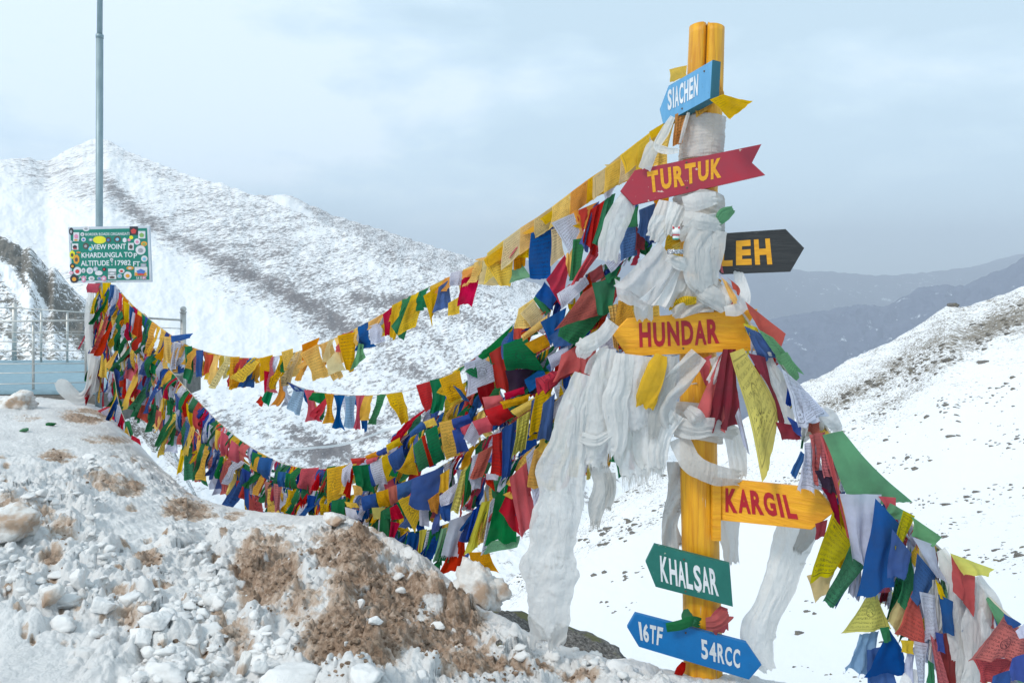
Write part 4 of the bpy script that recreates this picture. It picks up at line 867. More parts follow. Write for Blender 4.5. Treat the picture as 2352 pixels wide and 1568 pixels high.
# ---- upper strings
sA = FlagString('long topmost string of mostly yellow prayer flags running from post top to far pole', [(1560, 262), (1500, 312), (1440, 358), (1370, 402), (1300, 455), (1210, 520), (1115, 590), (1020, 642), (940, 682), (860, 732), (770, 776), (690, 806), (600, 822), (510, 816), (430, 792), (360, 745), (305, 700), (262, 652)])
sB = FlagString('short second string of blue white and red flags under the yellow top string', [(1600, 418), (1500, 442), (1430, 462), (1360, 492), (1280, 520), (1200, 545), (1120, 592)], doff=-.03)
sC = FlagString('middle string with gaps between its small flags, hanging low over the valley', [(1600, 470), (1500, 520), (1420, 590), (1330, 640), (1270, 690), (1200, 735), (1130, 792), (1060, 842), (975, 884), (900, 903), (820, 908), (740, 902), (680, 886), (640, 860), (600, 835)], doff=-.02)
sD = FlagString('crowded string of big green red and blue flags beside the white scarves', [(1620, 560), (1500, 640), (1420, 700), (1340, 760), (1260, 800), (1180, 850), (1100, 900), (1030, 940), (960, 985), (900, 1020), (830, 1055), (760, 1075), (700, 1075), (640, 1060), (570, 1022), (510, 975), (450, 915), (400, 860), (345, 790), (300, 735), (262, 670)], doff=.0)
sE = FlagString('thick string of flags rolled around the cord in the middle of the tangle', [(1620, 700), (1500, 740), (1400, 800), (1310, 840), (1240, 870), (1170, 905), (1080, 960), (1000, 1010), (920, 1068), (850, 1120), (780, 1140), (710, 1120), (640, 1100), (580, 1075), (510, 1035), (450, 985), (400, 915), (355, 850), (310, 780), (268, 690)], doff=-.05)
sF = FlagString('string of hanging flags just above the snow crest', [(1600, 800), (1440, 850), (1330, 905), (1230, 930), (1150, 985), (1070, 1035), (1000, 1080), (930, 1125), (860, 1152), (790, 1160), (720, 1150), (640, 1110), (560, 1060), (480, 1000), (420, 935), (370, 880), (320, 830), (272, 730)], doff=-.08)
sG = FlagString('second lowest string with large sheer flags left of the long scarf', [(1600, 880), (1420, 910), (1330, 945), (1260, 1000), (1180, 1060), (1100, 1100), (1030, 1125), (950, 1150), (880, 1178), (815, 1178)], doff=-.12)
sH = FlagString('lowest string of long ragged flags touching the snow crest', [(1600, 960), (1420, 990), (1320, 1020), (1240, 1070), (1170, 1120), (1100, 1165), (1020, 1205), (950, 1222), (880, 1210), (820, 1195)], doff=-.14)
sL = FlagString('string of wide flags squeezed between the middle string and the crowded one', [(1600, 530), (1460, 620), (1350, 710), (1260, 765), (1170, 812), (1090, 862), (1020, 912), (950, 962), (890, 1012)], doff=.10)
sM = FlagString('string of wide flags behind the rolled flags, above the two lowest strings', [(1600, 840), (1430, 880), (1320, 925), (1230, 965), (1150, 1018), (1080, 1062), (1010, 1098), (945, 1132), (880, 1160)], doff=.08)
# ---- around the far pole
sI = FlagString('string of flags dropping down the far pole to the snow', [(246, 655), (236, 720), (248, 790), (262, 860), (272, 920), (290, 975), (305, 1020), (322, 1048)], depth=lambda x, y: 11.0-(y-650)/400*1.2)
sJ = FlagString('outer string of flags leaving the far pole steeply towards the snow bank', [(250, 660), (270, 730), (300, 800), (330, 850), (360, 900), (400, 945), (450, 990), (510, 1045), (580, 1092), (650, 1130), (720, 1150), (790, 1165)], depth=lambda x, y: dline(x)-.1)
sK = FlagString('bundle of flags and scarves tied close around the far pole', [(232, 655), (226, 700), (222, 760), (232, 830), (240, 870)], depth=lambda x, y: 10.95)
# ---- right of the post
dR = lambda x: 4.02-(x-1640)/712*.95
sR = FlagString('string of large faded flags and scarves running down to the right from the post', [(1625, 600), (1655, 655), (1700, 712), (1745, 770), (1800, 845), (1850, 920), (1900, 985), (1960, 1062), (2020, 1130), (2090, 1200), (2160, 1262), (2230, 1330), (2300, 1400), (2400, 1490)], depth=lambda x, y: dR(x), cord_r=.007)
sS = FlagString('tangled inner string of small flags in the lower right corner', [(1850, 930), (1905, 1040), (1960, 1130), (2030, 1220), (2100, 1330), (2180, 1400), (2300, 1500)], depth=lambda x, y: dR(x)+.08, cord_r=.005)

sT = FlagString('lowest loose string of torn cloths in the bottom right corner', [(1870, 1010), (1930, 1130), (1990, 1230), (2070, 1330), (2150, 1420), (2260, 1500), (2400, 1600)], depth=lambda x, y: dR(x)+.16, cord_r=.005)
sL.fill(PAL, .17, (.30, .36), .02, .97, seed=101, ratio=1.15, roll=.05, bel=.1, wind=-.2); sM.fill(PAL, .16, (.28, .34), .05, .97, seed=102, ratio=1.15, roll=.05, bel=.1, wind=-.2)
sT.fill(['W', 'B', 'L', 'G', 'W', 'P', 'S', 'Y'], .13, .34, .18, .98, seed=103, ratio=1.05, roll=.15, fray=.6); sT.fill(['W', 'D', 'W', 'S', 'B'], .11, .26, .1, .98, seed=104, ratio=1.0, roll=.3, fray=.6)
# automatic runs fill the body of every string
sA.fill(YP, (.15, .19), (.13, .17), 0.03, .26, seed=3, wind=-.3, roll=.05, ratio=1.1, pinch=.1)
sA.fill(YP, (.16, .20), (.20, .34), .26, .80, seed=4, wind=-.25, ratio=.95)
sA.fill(['Y', 'O', 'G', 'B', 'W', 'Y', 'R', 'Y'], .15, .44, .74, .99, seed=8, wind=-.1, roll=.3, ratio=.8)
sA.fill(['Y', 'O', 'C', 'Y', 'P'], .2, .36, .40, .74, seed=31, wind=-.3, ratio=1.0, gap=.12)
sB.fill(['B', 'W', 'Y', 'R', 'O'], .16, .18, .1, .98, seed=5, wind=-.3, ratio=.9)
sC.fill(PAL, .13, .20, .02, .42, seed=6, wind=-.3); sC.fill(['B', 'W', 'R', 'G', 'Y'], .17, .31, .56, .93, seed=7, gap=.06, wind=.05, ratio=.85, roll=.25)
sD.fill(PAL, .12, .24, .02, .42, seed=9, wind=-.15, bel=.15); sD.fill(PAL, .115, (.24, .36), .36, .99, seed=10, ratio=.95, bel=.25, roll=.1, wind=-.05)
sD.fill(PAL, .14, (.18, .30), .40, .97, seed=41, ratio=1.1, bel=.35, roll=.05, dsway=.5)
sE.fill(PAL, .12, .22, .02, .45, seed=11, bel=.2); sE.fill(PAL, .13, (.24, .38), .40, .98, seed=12, bel=.2, roll=.2)
sF.fill(PAL, .12, .22, .08, .55, seed=13, bel=.1); sF.fill(['R', 'Y', 'B', 'P', 'G', 'W', 'Y'], .15, (.28, .50), .52, .98, seed=14, roll=.15, ratio=.9, wind=-.05)
sG.fill(PAL, .11, .24, .1, .98, seed=15, wind=-.12); sH.fill(PAL+['L'], .085, (.28, .30), .12, .98, seed=16, wind=-.2, roll=.45, sway=.15)
sI.fill(PAL, .13, .42, .0, .9, seed=17, roll=.4); sI.fill(PAL, .14, .36, .1, 1, seed=18, roll=.3)
sJ.fill(PAL, .14, .5, .0, .45, seed=19, roll=.4); sJ.fill(['R', 'P', 'G', 'Y', 'B', 'W'], .16, .50, .35, .96, seed=20, roll=.25)
sJ.fill(['W', 'R', 'Y', 'R', 'G'], .15, .7, .0, .3, seed=33, roll=.7)
sK.fill(['R', 'Y', 'B', 'W', 'G', 'R'], .12, .6, .0, .9, seed=21, roll=.5); sK.fill(['R', 'Y', 'B', 'W', 'R'], .12, .45, .0, 1, seed=22, roll=.3)
sS.fill(['B', 'P', 'W', 'G', 'Y', 'D', 'S'], .07, .16, .25, .98, seed=23, roll=.5, fray=.5, wind=-.1)

for s_, lo_, hi_, h_, sd_ in ((sD, .04, .42, .27, 61), (sE, .02, .46, .27, 62), (sF, .1, .55, .27, 63), (sG, .12, .98, .27, 64), (sH, .1, .95, .26, 65), (sC, .03, .36, .22, 66)):
    s_.fill(PAL, (.10, .13), h_, lo_, hi_, seed=sd_, bel=.05, wind=-.22, dsway=.55, roll=.2, ratio=1.0)
sR.fill(['W', 'R', 'T', 'B', 'W', 'P', 'Y', 'W'], .10, .13, .10, .98, seed=71, roll=.5, bel=.25, dsway=.6, fray=.4)
sS.fill(['B', 'S', 'W', 'G', 'D', 'P', 'W', 'B', 'Y'], .09, .24, .42, 1.0, seed=72, roll=.35, fray=.5)
sR.fill(['W', 'P', 'B', 'W', 'D'], .12, .26, .66, .99, seed=73, roll=.4, fray=.5)
sS.fill(['W', 'B', 'S', 'W', 'D', 'G', 'W', 'P'], .10, .30, .35, 1.0, seed=91, roll=.3, fray=.5)
sR.fill(['W', 'T', 'W', 'S', 'P', 'W'], .09, .20, .45, 1.0, seed=92, roll=.3, bel=.1, fray=.5)
sR.fill(['D', 'W', 'B', 'L', 'W', 'G'], .08, .22, .14, .5, seed=93, roll=.5, fray=.5)
# flags that can be told apart, one by one, plus a dark sheet for shade -- cluster left of the post
Q(Z6, [
 ('D', 0, [(760, 1420), (870, 1380), (900, 1560), (800, 1600)]), ('K', 0, [(960, 1300), (1180, 1280), (1160, 1450), (980, 1450)]), ('G', 0, [(770, 1190), (1000, 985), (965, 1105), (800, 1212)], dict(folds=.8)),  # the near-black 'K' sheet is no flag: it paints the shadow inside the tangle
 ('B', 0, [(960, 1110), (1010, 990), (1020, 1090), (965, 1115)]), ('R', 0, [(1012, 1010), (1062, 1000), (1062, 1075), (1010, 1078)]),
 ('Y', 1, [(1045, 870), (1160, 790), (1140, 990), (1010, 1000)]), ('C', 1, [(1060, 900), (1150, 810), (1230, 920), (1130, 1000)]),
 ('G', 0, [(1150, 800), (1180, 760), (1265, 880), (1230, 910)]), ('B', 0, [(1225, 685), (1318, 785), (1275, 870), (1165, 775)]),
 ('G', 1, [(1425, 395), (1512, 380), (1462, 640), (1398, 660)]), ('Y', 0, [(1375, 490), (1425, 445), (1405, 665), (1372, 560)]),
 ('B', 1, [(1135, 350), (1278, 300), (1262, 640), (1112, 645)], dict(folds=.5, amp=.03, bulge=.04)), ('C', 1, [(1272, 322), (1335, 305), (1362, 480), (1265, 560)], dict(amp=.03)),
 ('W', 1, [(1280, 272), (1430, 205), (1468, 330), (1385, 480)], dict(amp=.03)), ('O', 0, [(1430, 195), (1592, 130), (1500, 310), (1455, 290)]), ('R', 0, [(1430, 198), (1590, 130), (1495, 325), (1450, 250)], dict(amp=.03)),
 ('B', 0, [(1560, 165), (1600, 128), (1520, 470), (1478, 400)], dict(amp=.08)), ('R', 0, [(1545, 185), (1640, 122), (1562, 500), (1485, 380)], dict(amp=.09, folds=2)),
 ('G', 0, [(1650, 98), (1712, 76), (1642, 445), (1562, 400)], dict(folds=1.5)), ('G', 0, [(1800, 215), (1877, 150), (1870, 290), (1752, 300)]),
 ('B', 0, [(1885, 185), (1992, 140), (1955, 400), (1880, 330)], dict(folds=2)), ('B', 1, [(1725, 325), (1872, 288), (1862, 485), (1752, 525)], dict(amp=.04)), ('D', 1, [(1862, 300), (1925, 350), (1918, 450), (1855, 450)]),
 ('W', 1, [(1600, 478), (1702, 430), (1772, 520), (1682, 612)], dict(bulge=.15)), ('R', 0, [(1362, 500), (1395, 575), (1325, 805), (1235, 655)], dict(bulge=.1, folds=2)),
 ('R', 0, [(1560, 420), (1640, 440), (1480, 640), (1420, 690)], dict(folds=2.5, amp=.1)), ('D', 0, [(1540, 620), (1620, 560), (1640, 640), (1560, 690)]),
 ('W', 1, [(1318, 760), (1500, 640), (1530, 690), (1345, 860)], dict(bulge=.2, folds=.5)), ('P', 2, [(1492, 760), (1652, 650), (1595, 905), (1320, 995)], dict(bulge=.14, folds=.8)),
 ('G', 0, [(1560, 695), (1722, 655), (1690, 880), (1592, 905)], dict(folds=1.7)), ('B', 0, [(1202, 960), (1372, 865), (1345, 1010), (1272, 1112)], dict(folds=2)), ('B', 0, [(1260, 1060), (1390, 960), (1410, 1112), (1300, 1130)]),
 ('G', 1, [(1402, 878), (1642, 885), (1450, 1112), (1303, 1055)], dict(bulge=.12, folds=1.0)), ('Y', 1, [(1068, 1050), (1240, 915), (1250, 975), (1085, 1085)], dict(bulge=.25)),
 ('O', 1, [(1092, 1110), (1215, 1050), (1272, 1112), (1152, 1172)]), ('G', 2, [(945, 1120), (1095, 1065), (1200, 1290), (962, 1285)], dict(bulge=.22, folds=.7)),
 ('W', 1, [(1250, 1200), (1385, 1125), (1402, 1185), (1275, 1290)], dict(bulge=.25, folds=.5)), ('R', 0, [(1345, 1190), (1490, 1100), (1480, 1290), (1290, 1365)], dict(bulge=.1)), ('R', 0, [(1475, 1150), (1582, 1150), (1532, 1475), (1488, 1475)], dict(folds=1.8)),
 ('R', 0, [(845, 1185), (955, 1112), (992, 1435), (895, 1400)], dict(folds=1.6)), ('W', 2, [(672, 1250), (852, 1190), (912, 1325), (708, 1465)], dict(amp=.035, folds=.7)), ('G', 0, [(835, 1190), (900, 1170), (930, 1240), (850, 1250)]),
 ('Y', 2, [(498, 1360), (632, 1300), (685, 1475), (552, 1515)], dict(bulge=.1)), ('G', 0, [(428, 1372), (522, 1350), (515, 1560), (430, 1590)], dict(folds=1.5, side=.1)), ('R', 1, [(335, 1402), (432, 1375), (445, 1540), (395, 1575)], dict(amp=.04)),
 ('B', 0, [(590, 1400), (640, 1430), (700, 1510), (660, 1500)]), ('B', 0, [(1090, 1360), (1210, 1280), (1245, 1370), (1120, 1440)]),
 ('W', 1, [(1572, 1050), (1662, 1008), (1735, 1175), (1682, 1262)], dict(amp=.04)), ('S', 1, [(1725, 1150), (1762, 1160), (1700, 1395), (1670, 1390)], dict(amp=.04)), ('W', 1, [(1250, 1560), (1400, 1420), (1370, 1560), (1280, 1640)], dict(amp=.04)),
 ('O', 2, [(1742, 778), (1848, 784), (1832, 920), (1698, 1012)], dict(amp=.03, dz=-.05)), ('Y', 1, [(1670, 860), (1730, 840), (1740, 1150), (1700, 1110)], dict(amp=.08, folds=2)),
 ('G', 0, [(1648, 640), (1760, 560), (1712, 660), (1660, 690)]), ('G', 0, [(1715, 640), (1750, 650), (1740, 720), (1705, 700)]),
], dline, -.17)
def band(pts, h0, h1, dz=-.16):
    n = len(pts)
    for i in range(n-1):
        (x0, y0), (x1, y1) = pts[i], pts[i+1]; a, b = h0+(h1-h0)*i/(n-1), h0+(h1-h0)*(i+1)/(n-1)
        Q(D_, [(['Y', 'C', 'Y', 'Y', 'O'][i % 5], 1 if i % 3 else 2, [(x0, y0-3), (x1, y1-3), (x1-4, y1+b), (x0-4, y0+a)], dict(amp=.028, folds=.8, dz=.004*i))], dline, dz)
band([(1508, 306), (1466, 340), (1428, 366), (1392, 390), (1352, 416), (1312, 446), (1270, 478), (1228, 508)], 62, 40)
band([(1232, 505), (1196, 528), (1158, 556), (1120, 586)], 54, 62, -.12)
# top yellow run, near the post
Q(Z7, [('Y', 1, [(330, 655), (440, 590), (478, 600), (345, 700)], dict(amp=.03)), ('C', 1, [(0, 925), (165, 790), (215, 830), (0, 1060)], dict(amp=.02)), ('Y', 1, [(160, 795), (330, 665), (320, 790), (190, 900)], dict(amp=.03)), ('Y', 1, [(345, 690), (465, 620), (420, 840), (330, 850)], dict(amp=.06, folds=2)),
       ('O', 1, [(480, 560), (555, 530), (520, 720), (470, 735)], dict(folds=3, amp=.09)), ('W', 0, [(330, 690), (375, 730), (360, 790), (325, 800)]), ('Y', 1, [(448, 290), (545, 268), (548, 330), (455, 362)], dict(dz=.05)),
       ('Y', 1, [(690, 470), (765, 440), (930, 480), (800, 585)], dict(amp=.07, folds=1.6, dz=-.06)), ('O', 1, [(580, 480), (745, 355), (765, 445), (610, 560)], dict(folds=3, amp=.05, dz=.16)), ('W', 1, [(60, 1020), (150, 950), (110, 1020), (65, 1060)], {}),
       ], lambda x: dline(x) if x < 1600 else 4.0, -.13)
Q(Z6, [('Y', 1, [(1195, 240), (1398, 100), (1405, 195), (1232, 272)], dict(amp=.02)), ('Y', 0, [(1072, 342), (1215, 248), (1225, 305), (1100, 345)], dict(amp=.03)), ('C', 1, [(1400, 90), (1540, 5), (1560, 90), (1430, 195)], dict(amp=.02)),
       ('Y', 1, [(810, 520), (1060, 345), (1020, 480), (830, 575)], dict(amp=.04)), ('Y', 1, [(830, 560), (1010, 470), (990, 700), (900, 700)], dict(amp=.05)), ('C', 0, [(780, 620), (850, 580), (960, 700), (770, 690)], dict(amp=.06)), ('O', 1, [(1020, 400), (1125, 370), (1080, 560), (1010, 590)], dict(folds=2)),
       ('T', 0, [(1000, 600), (1070, 560), (1140, 640), (990, 680)]), ('O', 0, [(655, 610), (800, 545), (775, 620), (650, 660)]), ('R', 0, [(650, 670), (805, 540), (725, 840), (630, 835)], dict(amp=.06, folds=1)), ('W', 1, [(575, 620), (670, 595), (640, 700), (565, 700)], dict(bulge=.15)),
       ('B', 0, [(490, 720), (560, 670), (575, 845), (455, 882)], dict(folds=1.2, amp=.08)), ('Y', 1, [(385, 780), (520, 690), (450, 870), (430, 985)], dict(amp=.05)), ('Y', 1, [(280, 830), (390, 770), (330, 980), (205, 1040)], dict(amp=.05)), ('G', 0, [(250, 860), (340, 780), (240, 1080), (165, 980)], dict(folds=.8)), ('Y', 0, [(165, 850), (260, 800), (185, 1070), (150, 1050)], {}),
       ('R', 0, [(100, 910), (162, 860), (150, 1040), (120, 1050)]), ('O', 0, [(0, 960), (115, 890), (70, 980), (0, 1010)]), ('W', 1, [(10, 990), (90, 960), (110, 1090), (20, 1110)], dict(bulge=.1)), ('Y', 1, [(555, 830), (640, 780), (625, 900), (555, 915)], {}),
       ], dline, -.07)
# middle and lower tangle
Q(Z5, [
 ('R', 0, [(1080, 200), (1200, 185), (1235, 240), (1110, 285)], dict(bulge=.2)), ('R', 0, [(1230, 170), (1362, 128), (1372, 172), (1240, 212)], dict(bulge=.2)), ('Y', 1, [(1205, 230), (1402, 178), (1392, 232), (1240, 275)], dict(bulge=.2, folds=3)), ('Y', 1, [(1280, 290), (1442, 200), (1452, 262), (1332, 332)], dict(bulge=.25, folds=1)),
 ('B', 0, [(1378, 95), (1500, 40), (1525, 60), (1420, 152)], {}), ('B', 0, [(575, 440), (650, 370), (700, 400), (590, 470)], dict(bulge=.3)), ('Y', 0, [(670, 370), (740, 340), (760, 390), (690, 410)], {}), ('Y', 1, [(410, 530), (500, 480), (515, 530), (425, 570)], dict(bulge=.2)), ('B', 0, [(340, 585), (410, 545), (415, 590), (350, 605)], dict(bulge=.2)), ('O', 0, [(262, 608), (335, 575), (360, 610), (275, 625)], dict(bulge=.2)),
 ('R', 0, [(270, 630), (360, 605), (340, 640), (280, 665)], dict(bulge=.2)), ('R', 0, [(165, 625), (265, 618), (250, 650), (175, 660)], dict(bulge=.25)),
 ('G', 1, [(600, 540), (660, 480), (730, 660), (650, 700)], dict(bulge=.22, folds=.5)), ('G', 1, [(680, 440), (762, 400), (820, 622), (745, 665)], dict(bulge=.22, folds=.5)), ('R', 1, [(655, 480), (682, 465), (748, 655), (712, 668)], dict(bulge=.5, folds=.4)), ('Y', 2, [(780, 382), (870, 360), (925, 598), (820, 622)], dict(bulge=.2, folds=.6)), ('B', 0, [(870, 432), (930, 418), (985, 560), (912, 582)], dict(bulge=.3, folds=.6)),
 ('B', 0, [(868, 352), (980, 318), (1010, 370), (885, 412)], dict(bulge=.3)), ('R', 0, [(1012, 368), (1142, 325), (1150, 425), (1062, 455)], dict(bulge=.2)), ('R', 0, [(925, 410), (1000, 380), (960, 470), (935, 450)], dict(bulge=.1)), ('W', 1, [(1005, 372), (1070, 455), (1015, 530), (945, 480)], dict(amp=.03)), ('R', 0, [(1100, 290), (1230, 245), (1290, 330), (1150, 400)], dict(bulge=.25)), ('B', 0, [(1150, 330), (1280, 282), (1200, 400), (1150, 425)], dict(folds=2)),
 ('B', 1, [(425, 605), (520, 540), (542, 650), (470, 722)], dict(bulge=.2)), ('Y', 1, [(520, 690), (590, 520), (618, 750), (478, 705)], dict(bulge=.1, folds=1, fray=.05)), ('Y', 1, [(378, 622), (432, 598), (482, 740), (412, 785)], dict(bulge=.2, folds=.6)), ('W', 1, [(300, 662), (380, 622), (412, 792), (338, 802)], dict(bulge=.2, folds=.6)), ('B', 0, [(285, 680), (310, 670), (345, 800), (315, 810)], dict(bulge=.3)),
 ('G', 0, [(178, 680), (292, 670), (330, 862), (205, 810)], dict(folds=2, amp=.1)), ('W', 2, [(105, 700), (180, 645), (160, 780), (105, 820)], dict(bulge=.3)), ('Y', 2, [(0, 700), (112, 680), (108, 872), (2, 918)], dict(bulge=.08, folds=.5)), ('R', 0, [(175, 690), (190, 700), (150, 905), (105, 855)], {}), ('Y', 1, [(172, 810), (250, 815), (245, 875), (180, 880)], {}),
 ('Y', 1, [(340, 862), (425, 838), (445, 950), (362, 955)], dict(bulge=.2)), ('B', 0, [(238, 892), (332, 868), (352, 962), (258, 978)], dict(bulge=.2)), ('P', 0, [(425, 830), (482, 808), (505, 925), (440, 942)], dict(bulge=.25)), ('B', 0, [(482, 808), (590, 770), (600, 860), (500, 905)], dict(bulge=.25)), ('Y', 0, [(120, 925), (200, 935), (220, 965), (140, 960)], {}),
 ('W', 0, [(125, 965), (205, 985), (225, 1062), (150, 1078)], dict(bulge=.25)), ('B', 0, [(200, 985), (270, 985), (280, 1040), (220, 1050)], {}), ('L', 0, [(310, 968), (405, 965), (385, 1045), (318, 1045)], dict(amp=.03)), ('G', 0, [(385, 985), (445, 955), (455, 1040), (400, 1045)], {}), ('G', 0, [(30, 920), (125, 905), (120, 1025), (25, 1030)], dict(bulge=.1)), ('R', 0, [(435, 970), (490, 940), (520, 1040), (450, 1050)], {}),
 ('B', 0, [(590, 772), (802, 690), (715, 985), (580, 930)], dict(amp=.06, folds=1, tilt=.05)), ('G', 0, [(480, 935), (505, 930), (590, 1110), (550, 1080)], {}), ('Y', 2, [(498, 918), (595, 878), (655, 975), (602, 1128)], dict(amp=.03)), ('W', 1, [(640, 985), (700, 985), (705, 1095), (640, 1080)], {}), ('Y', 0, [(785, 740), (848, 700), (850, 850), (780, 860)], dict(folds=2)), ('O', 1, [(700, 915), (775, 860), (770, 1000), (725, 985)], {}),
 ('W', 1, [(782, 885), (925, 775), (870, 920), (785, 960)], dict(amp=.04)), ('B', 0, [(780, 950), (860, 930), (850, 1060), (790, 1040)], {}), ('L', 1, [(930, 720), (970, 685), (925, 985), (850, 992)], dict(amp=.05, folds=1)), ('G', 0, [(960, 720), (1015, 630), (990, 870), (945, 950)], dict(folds=2)),
 ('P', 1, [(1052, 590), (1145, 540), (1085, 742), (990, 758)], dict(fray=.06)), ('W', 1, [(1010, 610), (1060, 590), (1050, 740), (985, 765)], {}), ('R', 1, [(1150, 470), (1212, 448), (1228, 732), (1140, 715)], dict(folds=1.2)), ('W', 2, [(985, 760), (1075, 730), (1060, 830), (1000, 835)], dict(fray=.1)), ('W', 0, [(1105, 730), (1190, 735), (1185, 775), (1105, 770)], dict(fray=.25)), ('R', 0, [(1090, 730), (1150, 750), (1165, 850), (1110, 800)], {}),
 ('B', 0, [(1218, 430), (1325, 365), (1265, 740), (1215, 760)], dict(folds=1.6)), ('L', 1, [(1320, 355), (1412, 298), (1372, 555), (1282, 605)], dict(folds=3, amp=.08, fray=.1)), ('B', 0, [(1420, 230), (1455, 200), (1440, 420), (1405, 430)], {}), ('Y', 1, [(1452, 180), (1568, 130), (1472, 420), (1390, 455)], dict(folds=1)), ('B', 0, [(1500, 250), (1580, 180), (1560, 480), (1460, 485)], dict(folds=1.5)),
 ('Y', 0, [(1480, 480), (1568, 480), (1530, 620), (1460, 560)], {}), ('W', 1, [(1385, 620), (1440, 555), (1512, 820), (1440, 995)], dict(amp=.03)), ('O', 2, [(1438, 575), (1500, 520), (1492, 822), (1378, 818)], dict(amp=.03)), ('R', 0, [(1270, 770), (1382, 668), (1440, 1050), (1325, 1175)], dict(folds=2, fray=.06)), ('R', 0, [(1265, 790), (1300, 770), (1330, 1150), (1210, 985)], dict(amp=.04)),
 ('T', 2, [(1125, 1205), (1330, 1165), (1325, 1235), (1100, 1285)], dict(amp=.03)), ('G', 0, [(1170, 900), (1272, 785), (1322, 1175), (1118, 1205)], dict(amp=.06, folds=1.2)), ('W', 2, [(1130, 940), (1175, 880), (1135, 1255), (1068, 1282)], dict(amp=.03)), ('L', 0, [(1070, 940), (1128, 928), (1040, 1235), (965, 1285)], dict(folds=1, amp=.07)), ('B', 0, [(1010, 990), (1070, 950), (1020, 1210), (960, 1180)], dict(folds=2)),
 ('R', 0, [(880, 1200), (955, 1140), (965, 1370), (770, 1425)], dict(amp=.05, fray=.05)), ('W', 0, [(850, 1062), (1005, 1008), (905, 1300), (790, 1290)], dict(amp=.05, fray=.14)), ('G', 0, [(770, 1330), (790, 1300), (780, 1400), (660, 1440)], {}), ('G', 0, [(710, 1135), (785, 1118), (680, 1450), (652, 1430)], dict(folds=1)), ('T', 0, [(790, 1120), (830, 1110), (780, 1330), (735, 1330)], {}), ('L', 0, [(640, 1130), (690, 1120), (652, 1310), (620, 1312)], {}), ('W', 1, [(690, 1140), (720, 1130), (680, 1320), (645, 1310)], {}),
 ('B', 0, [(585, 1110), (555, 1130), (530, 1225), (412, 1240)], dict(folds=1.4)), ('B', 0, [(560, 1140), (642, 1150), (600, 1350), (515, 1352)], dict(folds=2)), ('R', 0, [(440, 1068), (500, 1080), (445, 1255), (398, 1292)], {}), ('G', 0, [(372, 1000), (440, 960), (432, 1230), (362, 1275)], dict(folds=1)), ('G', 1, [(290, 1080), (350, 1075), (320, 1245), (285, 1235)], {}), ('W', 1, [(150, 1095), (220, 1080), (240, 1200), (170, 1180)], dict(folds=2)), ('W', 1, [(220, 1090), (285, 1070), (290, 1215), (250, 1200)], dict(folds=2)),
 ('W', 0, [(355, 1060), (385, 1050), (375, 1280), (345, 1265)], {}), ('O', 1, [(985, 1280), (1120, 1275), (1175, 1412), (1010, 1370)], dict(amp=.06)), ('B', 0, [(955, 1300), (1000, 1260), (975, 1330), (945, 1350)], {}),
], dline, -.27)
